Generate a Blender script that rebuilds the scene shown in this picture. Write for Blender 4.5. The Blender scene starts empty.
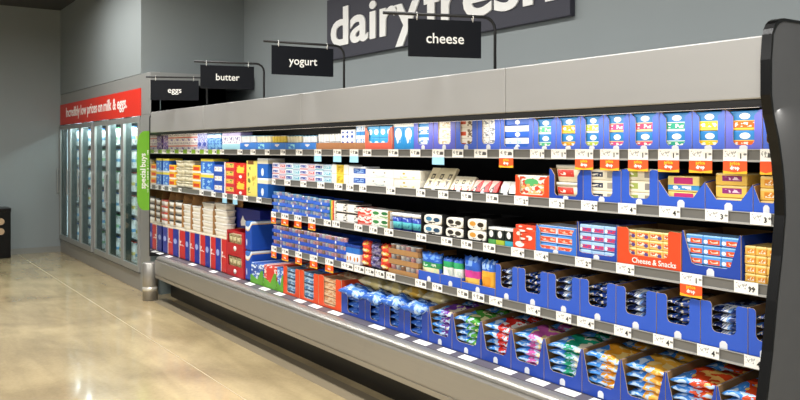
import bpy, bmesh, math, random
from mathutils import Matrix, Vector
random.seed(7)
scene = bpy.context.scene
COL = scene.collection
# ------------------------------------------------------------------ survey
# the aisle runs along X, the display case faces -Y; the eye stands at the origin
S, C, FOC, HZ, EYE = 0.5637, 0.8260, 800.0, 149.5, 1.65
def PX(px, Y):
    t = (px - 400.0) / FOC
    return Y * (t * S - C) / (S + t * C)
def PZ(px, py, Y):
    X = PX(px, Y)
    return EYE + (HZ - py) * (-X * C + Y * S) / FOC
def YX(px, X):
    t = (px - 400.0) / FOC
    return X * (S + t * C) / (t * S - C)
ORD = ['first','second','third','fourth','fifth','sixth','seventh','eighth','ninth','tenth','eleventh','twelfth',
       'thirteenth','fourteenth','fifteenth','sixteenth','seventeenth','eighteenth','nineteenth','twentieth',
       'twenty-first','twenty-second','twenty-third','twenty-fourth','twenty-fifth','twenty-sixth','twenty-seventh',
       'twenty-eighth','twenty-ninth','thirtieth','thirty-first','thirty-second','thirty-third','thirty-fourth','thirty-fifth','thirty-sixth']
# ------------------------------------------------------------------ materials
def lin(c):
    c = c / 255.0
    return c / 12.92 if c <= 0.04045 else ((c + 0.055) / 1.055) ** 2.4
def rgb(h):
    if isinstance(h, str):
        h = h.lstrip('#'); h = [int(h[i:i+2], 16) for i in (0, 2, 4)]
    return (lin(h[0]), lin(h[1]), lin(h[2]), 1.0)
MATS = {}
def newmat(name):
    m = bpy.data.materials.new(name); m.use_nodes = True
    return m, m.node_tree, m.node_tree.nodes['Principled BSDF']
def simple(name, col, rough=0.5, metal=0.0, spec=0.5, noise=0.0, nscale=8.0, emis=None, estr=0.0, bump=0.0, stretch=(1,1,1)):
    if name in MATS: return MATS[name]
    m, nt, b = newmat(name)
    b.inputs['Base Color'].default_value = rgb(col)
    b.inputs['Roughness'].default_value = rough
    b.inputs['Metallic'].default_value = metal
    b.inputs['Specular IOR Level'].default_value = spec
    if noise or bump:
        tc = nt.nodes.new('ShaderNodeTexCoord'); mp = nt.nodes.new('ShaderNodeMapping'); n = nt.nodes.new('ShaderNodeTexNoise')
        mp.inputs['Scale'].default_value = stretch
        n.inputs['Scale'].default_value = nscale; n.inputs['Detail'].default_value = 5
        nt.links.new(tc.outputs['Object'], mp.inputs['Vector']); nt.links.new(mp.outputs['Vector'], n.inputs['Vector'])
        if noise:
            mr = nt.nodes.new('ShaderNodeMapRange')
            mr.inputs['To Min'].default_value = 1 - noise; mr.inputs['To Max'].default_value = 1 + noise
            mx = nt.nodes.new('ShaderNodeMix'); mx.data_type = 'RGBA'; mx.blend_type = 'MULTIPLY'
            mx.inputs['Factor'].default_value = 1
            mx.inputs['A'].default_value = rgb(col)
            nt.links.new(n.outputs['Fac'], mr.inputs['Value']); nt.links.new(mr.outputs['Result'], mx.inputs['B'])
            nt.links.new(mx.outputs['Result'], b.inputs['Base Color'])
        if bump:
            bp = nt.nodes.new('ShaderNodeBump'); bp.inputs['Strength'].default_value = bump
            nt.links.new(n.outputs['Fac'], bp.inputs['Height']); nt.links.new(bp.outputs['Normal'], b.inputs['Normal'])
    if emis:
        b.inputs['Emission Color'].default_value = rgb(emis); b.inputs['Emission Strength'].default_value = estr
    MATS[name] = m
    return m
def pmat(name, base, layers=(), rough=0.38, ax='xz', spec=0.4):
    """printed packaging: colour blocks placed in the pack's own 0..1 box"""
    if name in MATS: return MATS[name]
    m, nt, b = newmat(name); N = nt.nodes; L = nt.links
    b.inputs['Roughness'].default_value = rough
    b.inputs['Specular IOR Level'].default_value = spec
    tc = N.new('ShaderNodeTexCoord'); sp = N.new('ShaderNodeSeparateXYZ')
    L.new(tc.outputs['Generated'], sp.inputs[0])
    U = sp.outputs[0]; V = sp.outputs[2] if ax == 'xz' else sp.outputs[1]
    def mth(op, a, bb=None, c=None):
        n = N.new('ShaderNodeMath'); n.operation = op
        for i, v in enumerate((a, bb, c)):
            if v is None: continue
            if isinstance(v, (int, float)): n.inputs[i].default_value = v
            else: L.new(v, n.inputs[i])
        return n.outputs[0]
    def rect(x0, x1, z0, z1):
        a = None
        if x0 is not None: a = mth('COMPARE', U, (x0 + x1) / 2, (x1 - x0) / 2)
        if z0 is not None:
            c = mth('COMPARE', V, (z0 + z1) / 2, (z1 - z0) / 2)
            a = c if a is None else mth('MULTIPLY', a, c)
        return a
    prev = rgb(base)
    for k, l in enumerate(layers):
        t = l[0]; colr = l[-1]
        if t == 'h': mask = rect(None, None, l[1], l[2])
        elif t == 'v': mask = rect(l[1], l[2], None, None)
        elif t == 'r': mask = rect(l[1], l[2], l[3], l[4])
        elif t == 'e':
            a = mth('MULTIPLY', mth('SUBTRACT', U, l[1]), 1.0 / l[3]); c = mth('MULTIPLY', mth('SUBTRACT', V, l[2]), 1.0 / l[4])
            mask = mth('LESS_THAN', mth('ADD', mth('MULTIPLY', a, a), mth('MULTIPLY', c, c)), 1.0)
        elif t == 's':   # slanted: u + k*v < limit
            mask = mth('LESS_THAN', mth('ADD', U, mth('MULTIPLY', V, l[1])), l[2])
        elif t in ('t', 'n'):   # printed lettering / mottled picture
            cx = N.new('ShaderNodeCombineXYZ'); nz = N.new('ShaderNodeTexNoise'); nz.inputs['Scale'].default_value = 1.0
            nz.inputs['Detail'].default_value = 1.0
            L.new(mth('MULTIPLY', U, l[5]), cx.inputs[0]); L.new(mth('MULTIPLY', V, l[6]), cx.inputs[1])
            cx.inputs[2].default_value = k * 3.7 + len(name)
            L.new(cx.outputs[0], nz.inputs['Vector'])
            mask = mth('MULTIPLY', rect(l[1], l[2], l[3], l[4]), mth('GREATER_THAN', nz.outputs['Fac'], 0.52))
        mx = N.new('ShaderNodeMix'); mx.data_type = 'RGBA'
        L.new(mask, mx.inputs['Factor'])
        if isinstance(prev, tuple): mx.inputs['A'].default_value = prev
        else: L.new(prev, mx.inputs['A'])
        mx.inputs['B'].default_value = rgb(colr)
        prev = mx.outputs['Result']
    if isinstance(prev, tuple): b.inputs['Base Color'].default_value = prev
    else: L.new(prev, b.inputs['Base Color'])
    MATS[name] = m
    return m
# ------------------------------------------------------------------ mesh building
class MB:
    def __init__(s): s.bm = bmesh.new()
    def _mi(s, geom, mi, smooth=False):
        for f in geom:
            if isinstance(f, bmesh.types.BMFace): f.material_index = mi; f.smooth = smooth
    def box(s, x0, y0, z0, x1, y1, z1, mi=0, bev=0.0, seg=2):
        r = bmesh.ops.create_cube(s.bm, size=1.0)
        vs = r['verts']
        for v in vs:
            v.co = Vector((x0 if v.co.x < 0 else x1, y0 if v.co.y < 0 else y1, z0 if v.co.z < 0 else z1))
        fs = {f for v in vs for f in v.link_faces}
        if bev > 0:
            es = list({e for v in vs for e in v.link_edges})
            rb = bmesh.ops.bevel(s.bm, geom=es, offset=bev, segments=seg, affect='EDGES', profile=0.5)
            fs = {f for f in fs if f.is_valid} | set(rb['faces'])
        s._mi(fs, mi)
        return s
    def prism(s, pts, a0, a1, axis='y', mi=0, mi_side=None, mi_back=None, smooth=False):
        """2-D outline extruded along an axis: 'y' outline in (x,z); 'x' outline in (y,z); 'z' outline in (x,y)"""
        def P(p, a):
            if axis == 'y': return (p[0], a, p[1])
            if axis == 'x': return (a, p[0], p[1])
            return (p[0], p[1], a)
        v0 = [s.bm.verts.new(P(p, a0)) for p in pts]; v1 = [s.bm.verts.new(P(p, a1)) for p in pts]
        n = len(pts)
        f0 = s.bm.faces.new(v0); f1 = s.bm.faces.new(list(reversed(v1)))
        f0.material_index = mi; f1.material_index = mi if mi_back is None else mi_back
        for i in range(n):
            f = s.bm.faces.new((v0[i], v1[i], v1[(i+1) % n], v0[(i+1) % n]))
            f.material_index = mi if mi_side is None else mi_side; f.smooth = smooth
        return s
    def lathe(s, prof, segs=14, cx=0, cy=0, mis=None, sx=1.0, sy=1.0):
        rings = []
        for r, z in prof:
            if r < 1e-6: rings.append([s.bm.verts.new((cx, cy, z))])
            else: rings.append([s.bm.verts.new((cx + sx*r*math.cos(2*math.pi*k/segs), cy + sy*r*math.sin(2*math.pi*k/segs), z)) for k in range(segs)])
        for i in range(len(prof) - 1):
            a, b = rings[i], rings[i+1]; mi = mis[i] if mis else 0
            for k in range(segs):
                k2 = (k+1) % segs
                if len(a) == 1 and len(b) == 1: continue
                if len(a) == 1: f = s.bm.faces.new((a[0], b[k2], b[k]))
                elif len(b) == 1: f = s.bm.faces.new((a[k], a[k2], b[0]))
                else: f = s.bm.faces.new((a[k], a[k2], b[k2], b[k]))
                f.material_index = mi; f.smooth = True
        return s
    def tube(s, path, r, segs=8, mi=0):
        path = [Vector(p) for p in path]; rings = []
        for i, p in enumerate(path):
            d = (path[min(i+1, len(path)-1)] - path[max(i-1, 0)]).normalized()
            up = Vector((0, 0, 1)) if abs(d.z) < 0.9 else Vector((1, 0, 0))
            a = d.cross(up).normalized(); b = d.cross(a)
            rings.append([s.bm.verts.new(p + r*(math.cos(2*math.pi*k/segs)*a + math.sin(2*math.pi*k/segs)*b)) for k in range(segs)])
        for i in range(len(rings)-1):
            for k in range(segs):
                f = s.bm.faces.new((rings[i][k], rings[i][(k+1)%segs], rings[i+1][(k+1)%segs], rings[i+1][k])); f.smooth = True; f.material_index = mi
        for rg in (rings[0], list(reversed(rings[-1]))):
            f = s.bm.faces.new(rg); f.material_index = mi
        return s
    def mesh(s, name, mats):
        bmesh.ops.recalc_face_normals(s.bm, faces=s.bm.faces[:])
        me = bpy.data.meshes.new(name); s.bm.to_mesh(me); s.bm.free()
        for m in mats: me.materials.append(m)
        return me
def obj(name, me, parent=None, loc=(0,0,0), rot=(0,0,0)):
    o = bpy.data.objects.new(name, me); COL.objects.link(o)
    o.location = loc; o.rotation_euler = rot
    if parent: o.parent = parent
    return o
USED = {}
def tag(o, label, cat, group=None):
    o['label'] = label; o['category'] = cat
    if group: o['group'] = group
    n = len(label.replace('-', ' ').split())
    if n > 16 or n < 4: print('LABEL LENGTH', n, label)
    if label in USED: print('DUP LABEL', label)
    USED[label] = 1
    return o
def thing(name, label, cat, loc=(0,0,0), group=None, rot=(0,0,0)):
    o = obj(name, None, None, loc, rot); o.empty_display_size = 0.05
    return tag(o, label, cat, group)
def struct(name, me, loc=(0,0,0)):
    o = obj(name, me, None, loc); o['kind'] = 'structure'; return o
CACHE = {}
def cached(key, fn):
    if key not in CACHE: CACHE[key] = fn()
    return CACHE[key]
def text_mesh(s, size, mat, off=0.0, ext=0.001, align='CENTER', res=2, sx=1.0, space=1.0):
    """lettering standing in the XZ plane and read from -Y; origin at baseline"""
    def mk():
        cu = bpy.data.curves.new('lettering', 'FONT'); cu.body = s; cu.size = size; cu.offset = off; cu.extrude = ext
        cu.align_x = align; cu.resolution_u = res; cu.space_character = space
        o = bpy.data.objects.new('lettering', cu); COL.objects.link(o)
        bpy.context.view_layer.update()
        me = bpy.data.meshes.new_from_object(o.evaluated_get(bpy.context.evaluated_depsgraph_get()))
        bpy.data.objects.remove(o); bpy.data.curves.remove(cu)
        me.transform(Matrix.Rotation(math.pi/2, 4, 'X') @ Matrix.Diagonal((sx, 1, 1, 1)))
        me.materials.clear(); me.materials.append(mat); me.name = 'lettering'
        return me
    return cached(('text', s, size, mat.name, off, ext, align, sx, space), mk)
def words(txt, size, mat, off, ext, res=2, gap=0.26):
    """one mesh per word with its left edge, and the overall width"""
    out = []; x = 0.0
    for wd in txt.split(' '):
        me = text_mesh(wd, size, mat, off, ext, 'LEFT', res)
        xs = [v.co.x for v in me.vertices]; lo, hi = min(xs), max(xs)
        out.append((me, x - lo)); x += hi - lo + gap*size
    return out, x - gap*size
# ------------------------------------------------------------------ base materials
M_wall = simple('grey_wall_paint', '#878e8e', 0.65, noise=0.03, nscale=3)
M_ceil = simple('dark_ceiling_paint', '#3a3c3d', 0.8)
M_black = simple('black_enamel', '#070707', 0.3, spec=0.3)
M_blackm = simple('black_matt', '#0b0b0c', 0.55)
M_shelf = simple('black_shelf_steel', '#161617', 0.45)
M_rail = simple('grey_ticket_rail', '#6e6d69', 0.35)
M_railedge = simple('pale_rail_edge', '#a9a8a4', 0.3)
M_silver = simple('satin_aluminium', '#a9a8a5', 0.45, metal=0.35, noise=0.04, nscale=2.0, stretch=(0.6,1,4))
M_steel = simple('brushed_stainless', '#a3a099', 0.36, metal=0.6, noise=0.05, nscale=4, stretch=(0.3,4,30))
M_steeld = simple('stainless_bumper', '#8f887c', 0.28, metal=0.8)
M_panel = simple('charcoal_end_panel', '#57585a', 0.6, noise=0.06, nscale=14)
M_white = simple('white_card', '#f1f0ea', 0.5)
M_whitep = simple('white_plastic', '#eeece4', 0.35)
M_ink = simple('black_ink', '#141414', 0.6)
M_brown = simple('brown_cardboard', '#a87d4c', 0.75, noise=0.06, nscale=30)
M_cut = simple('cut_card_edge', '#c9b28c', 0.75)
M_blue = simple('blue_carton_print', '#2c58c4', 0.42, noise=0.03, nscale=20)
M_blue2 = simple('deep_blue_carton_print', '#1c43a6', 0.42, noise=0.03, nscale=20)
M_navy = simple('navy_carton_print', '#1c2a7c', 0.42)
M_lilac = simple('violet_blue_carton_print', '#6168cc', 0.42)
M_blue1 = simple('soft_blue_carton_print', '#4a6ad2', 0.42)
M_orange = simple('orange_red_carton_print', '#e2491f', 0.42)
M_red = simple('red_carton_print', '#b82027', 0.42)
M_pinkred = simple('coral_carton_print', '#d9614f', 0.45)
M_green = simple('green_carton_print', '#5fa52f', 0.45)
M_kraft = simple('kraft_tray', '#a9744b', 0.7)
M_tagor = simple('orange_flag_card', '#e6541f', 0.5)
M_tagye = simple('yellow_flag_card', '#f4b726', 0.5)
M_tagbl = simple('pale_blue_flag_card', '#9ed3ea', 0.5)
M_greenstrip = simple('lime_ticket_strip', '#93c52c', 0.45)
M_banner = simple('red_banner', '#d9301f', 0.45)
M_sign = simple('slate_sign_board', '#3a3a43', 0.55, spec=0.3)
M_navysign = simple('midnight_sign_plate', '#080b12', 0.6, spec=0.2)
M_lime = simple('lime_blade_sign', '#6fb02c', 0.45)
M_frame = simple('freezer_grey_frame', '#9a9b98', 0.4, metal=0.3)
M_mull = simple('freezer_dark_liner', '#394645', 0.35)
M_led = simple('led_strip', '#ffffff', 0.5, emis='#e4f4ff', estr=5.0)
M_ledw = simple('case_led_strip', '#ffffff', 0.5, emis='#fff2dc', estr=1.6)
M_wire = simple('white_wire_shelf', '#c9cfd0', 0.4)
# glass
def glass():
    m = bpy.data.materials.new('freezer_door_glass'); m.use_nodes = True; nt = m.node_tree; nt.nodes.clear()
    o = nt.nodes.new('ShaderNodeOutputMaterial'); mix = nt.nodes.new('ShaderNodeMixShader'); t = nt.nodes.new('ShaderNodeBsdfTransparent')
    g = nt.nodes.new('ShaderNodeBsdfGlossy'); fr = nt.nodes.new('ShaderNodeLayerWeight'); pw = nt.nodes.new('ShaderNodeMath'); pw.operation = 'POWER'; pw.inputs[1].default_value = 5.0; ml = nt.nodes.new('ShaderNodeMath'); ml.operation = 'MULTIPLY_ADD'; ml.inputs[1].default_value = 0.55; ml.inputs[2].default_value = 0.03
    t.inputs[0].default_value = (0.86, 0.93, 0.92, 1); g.inputs['Roughness'].default_value = 0.03; fr.inputs[0].default_value = 0.5; nt.links.new(fr.outputs['Facing'], pw.inputs[0]); nt.links.new(pw.outputs[0], ml.inputs[0])
    nt.links.new(ml.outputs[0], mix.inputs[0]); nt.links.new(t.outputs[0], mix.inputs[1]); nt.links.new(g.outputs[0], mix.inputs[2])
    nt.links.new(mix.outputs[0], o.inputs[0]); return m
M_glass = glass()
def floor_mat():
    m, nt, b = newmat('polished_concrete'); N = nt.nodes; L = nt.links
    tc = N.new('ShaderNodeTexCoord')
    def noise(scale, stretch, rotz, det=6, dist=0.6):
        mp = N.new('ShaderNodeMapping'); mp.inputs['Scale'].default_value = stretch; mp.inputs['Rotation'].default_value = (0, 0, rotz)
        n = N.new('ShaderNodeTexNoise'); n.inputs['Scale'].default_value = scale; n.inputs['Detail'].default_value = det
        n.inputs['Distortion'].default_value = dist
        L.new(tc.outputs['Object'], mp.inputs[0]); L.new(mp.outputs[0], n.inputs['Vector']); return n.outputs['Fac']
    a = noise(0.9, (1, 1, 1), 0.9); c = noise(4.0, (0.35, 1.6, 1), -0.98); d = noise(38, (1, 1, 1), 0)
    r1 = N.new('ShaderNodeValToRGB'); r1.color_ramp.elements[0].position = 0.32; r1.color_ramp.elements[1].position = 0.68
    r1.color_ramp.elements[0].color = rgb('#ab9874'); r1.color_ramp.elements[1].color = rgb('#d6c194')
    L.new(a, r1.inputs[0])
    def mul(prev, fac, lo, hi):
        mr = N.new('ShaderNodeMapRange'); mr.inputs['From Min'].default_value = 0.3; mr.inputs['From Max'].default_value = 0.7
        mr.inputs['To Min'].default_value = lo; mr.inputs['To Max'].default_value = hi
        L.new(fac, mr.inputs['Value'])
        mx = N.new('ShaderNodeMix'); mx.data_type = 'RGBA'; mx.blend_type = 'MULTIPLY'; mx.inputs['Factor'].default_value = 1
        L.new(prev, mx.inputs['A']); L.new(mr.outputs[0], mx.inputs['B']); return mx.outputs['Result']
    p = mul(r1.outputs[0], c, 0.86, 1.08); p = mul(p, d, 0.94, 1.05)
    L.new(p, b.inputs['Base Color'])
    mr = N.new('ShaderNodeMapRange'); mr.inputs['To Min'].default_value = 0.13; mr.inputs['To Max'].default_value = 0.24
    L.new(c, mr.inputs['Value']); L.new(mr.outputs[0], b.inputs['Roughness'])
    b.inputs['Specular IOR Level'].default_value = 0.6
    b.inputs['Coat Weight'].default_value = 0.35; b.inputs['Coat Roughness'].default_value = 0.07
    return m
M_floor = floor_mat()
M_joint = simple('floor_joint_sealant', '#c9b995', 0.4)
M_strip = simple('floor_edge_strip', '#978a72', 0.22, noise=0.08, nscale=6)
# ------------------------------------------------------------------ room
YW, XE, ZC = 4.04, -13.80, 3.90
YF = 2.76              # freezer front
YC = 2.73              # canopy front
YL = 2.84              # shelf front edge
XN, XF = -1.66, -8.93  # case ends
b = MB(); b.box(XE-0.1, -6, -0.1, 4.5, YW+0.1, 0.0); struct('floor', b.mesh('floor', [M_floor]))
b = MB(); b.box(XE+0.01, 2.125, -0.004, -3.2, 2.135, 0.0012)
j = struct('trim_1', b.mesh('floor_joint', [M_joint])); j['label'] = 'pale saw cut joint in the concrete floor'
b = MB(); b.box(XF+0.15, 2.685, -0.004, 1.5, 2.86, 0.0015)
struct('trim_2', b.mesh('floor_strip', [M_strip]))
b = MB(); b.box(XE-0.1, YW, -0.1, 4.5, YW+0.1, ZC); struct('wall_back', b.mesh('wall', [M_wall]))
b = MB(); b.box(XE-0.1, -6, -0.1, XE, YW, ZC); struct('wall_left', b.mesh('wall', [M_wall]))
b = MB(); b.box(XE-0.1, -6, ZC, 4.5, YW+0.1, ZC+0.1); struct('ceiling', b.mesh('ceiling', [M_ceil]))
XB = PX(141, YF)
b = MB(); b.box(XE, YF, 2.535, XB, YW, ZC); struct('wall_bulkhead', b.mesh('wall', [M_wall]))
b = MB(); b.box(XE, 0.0, 0.0, XE+0.012, YF+0.02, 0.09); struct('baseboard_left', b.mesh('baseboard', [simple('skirting_paint', '#84857f', 0.5)]))
# ------------------------------------------------------------------ refrigerated display case
case = thing('refrigerated_display_case', 'long black open refrigerated display case with a silver canopy along the wall', 'display case', ((XN+XF)/2, 3.3, 0))
cx0, cy0 = (XN+XF)/2, 3.3
def part(name, mb, mats, parent=None, label=None):
    """a part of the display case, drawn in room coordinates"""
    me = mb.mesh(name, mats)
    me.transform(Matrix.Translation((-cx0, -cy0, 0)))
    o = obj(name, me, parent or case)
    if label: o['label'] = label
    return o
ZCT, ZCB = 2.066, 1.835
seams = [XF, PX(203, YC), PX(301, YC), PX(505, YC), XN]
for a, c in zip(seams[:-1], seams[1:]):
    b = MB(); b.box(a+0.0015, YC, ZCB, c-0.0015, YC+0.05, ZCT, bev=0.006)
    part('canopy_panel', b, [M_silver])
b = MB(); b.box(XF, YC+0.05, ZCT-0.05, XN, YW-0.02, ZCT-0.01); part('canopy_top', b, [M_silver])
b = MB(); b.box(XF, YC+0.004, ZCB-0.02, XN, YC+0.16, ZCB-0.002); b.box(XF, YC+0.004, ZCB-0.029, XN, YC+0.02, ZCB-0.0205); part('canopy_underside', b, [M_blackm])
b = MB(); b.box(XF+0.2, YC+0.035, ZCB-0.0275, XN-0.05, YC+0.06, ZCB-0.0205); part('light_tube', b, [M_ledw])
YBK = 3.42
b = MB(); b.box(XF, YBK, 0.46, XN, YBK+0.03, 1.72); part('back_panel', b, [M_blackm])
b = MB(); b.box(XF, YBK-0.004, 1.72, XN, YBK+0.03, ZCT-0.06)
n = int((XN-XF)/0.07)
for k in range(n):
    x = XF + 0.035 + k*0.07
    b.box(x, YBK-0.006, 1.775, x+0.03, YBK-0.003, 1.785, 1)
part('slotted_air_panel', b, [simple('grey_air_panel', '#8a8984', 0.5), M_blackm])
LIP = 0.048
def shelf(x0, x1, zbot, label, green=None):
    b = MB(); b.box(x0, YL+0.006, zbot+LIP-0.03, x1, YBK, zbot+LIP-0.006)
    b.box(x0, YL+0.012, zbot+0.004, x0+0.012, YBK-0.05, zbot+LIP-0.006); b.box(x1-0.012, YL+0.012, zbot+0.004, x1, YBK-0.05, zbot+LIP-0.006)
    sh = part('shelf', b, [M_shelf], None, label)
    b = MB(); b.box(x0, YL, zbot+0.006, x1, YL+0.006, zbot+LIP)
    b.box(x0, YL-0.004, zbot-0.001, x1, YL+0.006, zbot+0.007, 1); b.box(x0, YL-0.003, zbot+LIP-0.003, x1, YL+0.006, zbot+LIP, 1)
    part('ticket_rail', b, [M_rail, M_railedge], sh)
    if green:
        b = MB(); b.box(green[0], YL-0.002, zbot+0.007, green[1], YL-0.0002, zbot+LIP-0.003)
        part('green_ticket_strip', b, [M_greenstrip], sh)
    return sh
Z1, Z2, Z3, Z4, ZL2 = 1.603, 1.362, 1.093, 0.8125, 1.197
XS = PX(271.5, YL)
shelf(XF, XN, Z1, 'top shelf', (XF, PX(221, YL)))
shelf(XF, XS-0.004, ZL2, 'second shelf of the left bay')
shelf(XS, XN, Z2, 'second shelf'); shelf(XS, XN, Z3, 'third shelf'); shelf(XS, XN, Z4, 'fourth shelf')
ZD = 0.5
b = MB(); b.box(XF, YL, ZD-0.06, XN, YBK, ZD); part('deck', b, [M_shelf])
prof = [(2.84, 0.27), (2.735, 0.251), (2.708, 0.252), (2.704, 0.286), (2.708, 0.289), (2.708, 0.296), (2.70, 0.300), (2.70, 0.437), (2.704, 0.444), (2.722, 0.447),
        (2.722, 0.450), (2.716, 0.458), (2.719, 0.468), (2.729, 0.478), (2.745, 0.485), (2.768, 0.489), (2.774, 0.489), (2.776, 0.484), (2.84, 0.484)]
b = MB(); b.prism(prof, XF+0.24, XN, 'x'); part('bumper', b, [M_steel])
b = MB(); b.prism([(2.776, 0.484), (2.776, 0.491), (2.838, 0.4995), (2.838, 0.484)], XF+0.24, XN, 'x'); part('deck_ticket_rail', b, [simple('mauve_deck_strip', '#5d585f', 0.5)])
b = MB(); b.box(XF+0.05, 2.94, 0, XN, 2.98, 0.27); part('kick_plate', b, [simple('black_kick', '#0a0a0a', 0.35)])
b = MB(); b.box(XF, YBK+0.03, 0.0, XN, YW-0.01, ZCT-0.05); part('rear_housing', b, [M_blackm])
b = MB(); b.box(XF+0.05, 2.98, 0.2, XN, YBK+0.03, 0.44); part('tank', b, [M_blackm])
# near end panel: cut back at shelf height
edge = [(756.5,400),(762.5,350),(767,300),(772,255),(775.3,215),(774.7,190),(772.5,165),(769,140),(763.7,115),(761.3,95),(761.3,60)]
pe = []
for px, py in edge:
    Y = YX(px, XN); f = -XN*C + Y*S; pe.append((Y, EYE + (HZ-py)*f/FOC))
low = pe[0]
outline = [(2.62, 0.0), (2.625, 0.30)] + pe
for k in range(7):
    a = math.pi - k*math.pi/2/6
    outline.append((2.73+0.08+0.08*math.cos(a), 2.047+0.08*math.sin(a)))
outline += [(YW-0.01, 2.127), (YW-0.01, 0.0)]
outline[0:2] = [(low[0]-0.075, 0.0), (low[0]-0.07, 0.30)]
b = MB(); b.prism(outline, XN+0.001, XN+0.034, 'x'); ep = part('end_panel', b, [M_panel])
tr = []
front = outline[:-2]
for i, (y, z) in enumerate(front): tr.append((y-0.003, z+(0.003 if z > 2.1 else 0)))
top_i = len(front)
inner = [(y+0.008, z-(0.008 if z > 2.08 else 0)) for y, z in front]
tr = tr + [(2.95, 2.130)] + [(2.95, 2.120)] + list(reversed(inner))
b = MB(); b.prism(tr, XN-0.002, XN+0.037, 'x'); part('edge_trim', b, [M_black], ep, 'glossy black edge trim')
b = MB(); b.prism([(y, z) for y, z in [(2.722, 0.46), (2.722, 2.0)] + [(2.722+0.05-0.05*math.cos(a), 2.0+0.05*math.sin(a)) for a in (0.4, 0.8, 1.2, 1.57)] + [(YW-0.02, 2.05), (YW-0.02, 0.46)]], XF-0.03, XF-0.002, 'x')
ep2 = part('end_panel', b, [M_blackm])
b = MB(); b.box(XF-0.0018, 2.726, 0.5, XF-0.0005, YBK, ZCT-0.06); part('mirror_lining', b, [simple('mirror_lining', '#d8dad8', 0.06, metal=1.0)], ep2, 'mirrored inner face of the end panel')
# ------------------------------------------------------------------ far freezer
XR = PX(150, YF); XL = XE + 0.015
fz = thing('display_freezer', 'grey six-door glass-fronted upright freezer built into the wall at the far left', 'freezer', ((XL+XR)/2, 3.2, 0))
fx0, fy0 = (XL+XR)/2, 3.2
def fpart(name, mb, mats, parent=None, label=None):
    me = mb.mesh(name, mats); me.transform(Matrix.Translation((-fx0, -fy0, 0)))
    o = obj(name, me, parent or fz)
    if label: o['label'] = label
    return o
XD = PX(140.5, YF)                     # right end of the doors
ZB0, ZB1 = 0.215, 2.03
b = MB()
b.box(XL, YF+0.12, 0.0, XR, YF+0.9, 0.20); b.box(XL, 3.62, 0.2, XR, 3.66, 2.4); b.box(XL, YF+0.12, 2.08, XR, 3.62, 2.4)
b.box(XD, YF+0.012, 0.2, XR, YF+0.9, 2.40); b.box(XL, YF+0.1, 0.2, XL+0.02, 3.62, 2.1)
fpart('carcass', b, [simple('freezer_liner', '#7d8a8a', 0.5)])
b = MB(); b.box(XL, YF, ZB1+0.02, XR, YF+0.12, 2.53, bev=0.006); b.box(XL, YF+0.12, 2.4, XR, YW-0.02, 2.53); fpart('header', b, [M_frame])
b = MB(); b.box(XD, YF, 0.0, XR, YF+0.012, ZB1+0.02); fpart('end_pillar', b, [M_frame])
b = MB(); b.box(XL, YF, 0.0, XD, YF+0.1, 0.195, bev=0.004); b.box(XL, YF+0.01, 0.195, XD, YF+0.09, 0.208, 1); fpart('kick_plate', b, [simple('freezer_kick', '#8c8982', 0.4), M_blackm])
b = MB(); b.box(XL+0.03, YF-0.012, 2.045, XD+0.03, YF-0.0005, 2.365); bn = fpart('banner', b, [M_banner], None, 'red promotional banner')
wl, wid = words('Incredibly low prices on milk & eggs.', 0.205, M_white, 0.004, 0.0008)
want = PX(128, YF) - PX(67, YF); k = want/wid
for me, x in wl:
    o = obj('lettering', me, bn, (PX(67, YF) + x*k - fx0, YF-0.013-fy0, 2.16)); o.scale = (k, 1, 1)
nd = 6; gapc = 0.10
pitch = (XD - XL - gapc) / nd
dx = []
for k in range(nd):
    x0 = XL + k*pitch + (gapc if k >= 3 else 0); dx.append((x0, x0+pitch))
for k, (x0, x1) in enumerate(dx):
    b = MB(); fw = 0.055
    b.box(x0+0.004, YF-0.022, ZB0, x0+fw, YF+0.012, ZB1, bev=0.004); b.box(x1-fw, YF-0.022, ZB0, x1-0.004, YF+0.012, ZB1, bev=0.004)
    b.box(x0+fw, YF-0.022, ZB1-0.06, x1-fw, YF+0.012, ZB1); b.box(x0+fw, YF-0.022, ZB0, x1-fw, YF+0.012, ZB0+0.07)
    d = fpart('door', b, [M_frame])
    b = MB(); b.box(x0+fw, YF-0.008, ZB0+0.07, x1-fw, YF-0.002, ZB1-0.06); fpart('glass_pane', b, [M_glass], d)
    b = MB(); b.box(x0+0.012, YF-0.06, 0.95, x0+0.032, YF-0.044, 1.35, bev=0.004); b.box(x0+0.012, YF-0.045, 0.96, x0+0.032, YF-0.0215, 0.98); b.box(x0+0.012, YF-0.045, 1.32, x0+0.032, YF-0.0215, 1.34)
    fpart('handle', b, [M_frame], d)
def mull(x, w):
    b = MB(); b.box(x-w/2, YF+0.014, ZB0-0.01, x+w/2, YF+0.085, ZB1+0.02); m = fpart('mullion', b, [M_mull])
    b = MB(); b.box(x-0.01, YF+0.086, ZB0+0.05, x+0.01, YF+0.092, ZB1-0.05); fpart('light_strip', b, [M_led], m)
mull(XL+0.04, 0.07)
for k in range(1, nd): mull(dx[k][0] if k != 3 else dx[3][0]-gapc/2, 0.09 if k != 3 else 0.18)
mull(XD-0.04, 0.07)
shz = [0.26 + i*0.292 for i in range(6)]
YB = YF + 0.165
for k, (x0, x1) in enumerate(dx):
    for i, z in enumerate(shz):
        b = MB(); b.box(x0+0.04, YF+0.11, z-0.012, x1-0.04, 3.55, z); fpart('shelf', b, [M_wire])
milk_mats = [simple('milk_white', '#f4f3ee', 0.35), simple('milk_cap_blue', '#2d6fc0', 0.4), simple('milk_label_blue', '#7fb4dc', 0.4),
             simple('milk_cap_green', '#3f9b57', 0.4), simple('milk_label_green', '#a9d3a4', 0.4), simple('milk_cap_red', '#c03a32', 0.4), simple('milk_label_yellow', '#e6d27a', 0.4)]
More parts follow.
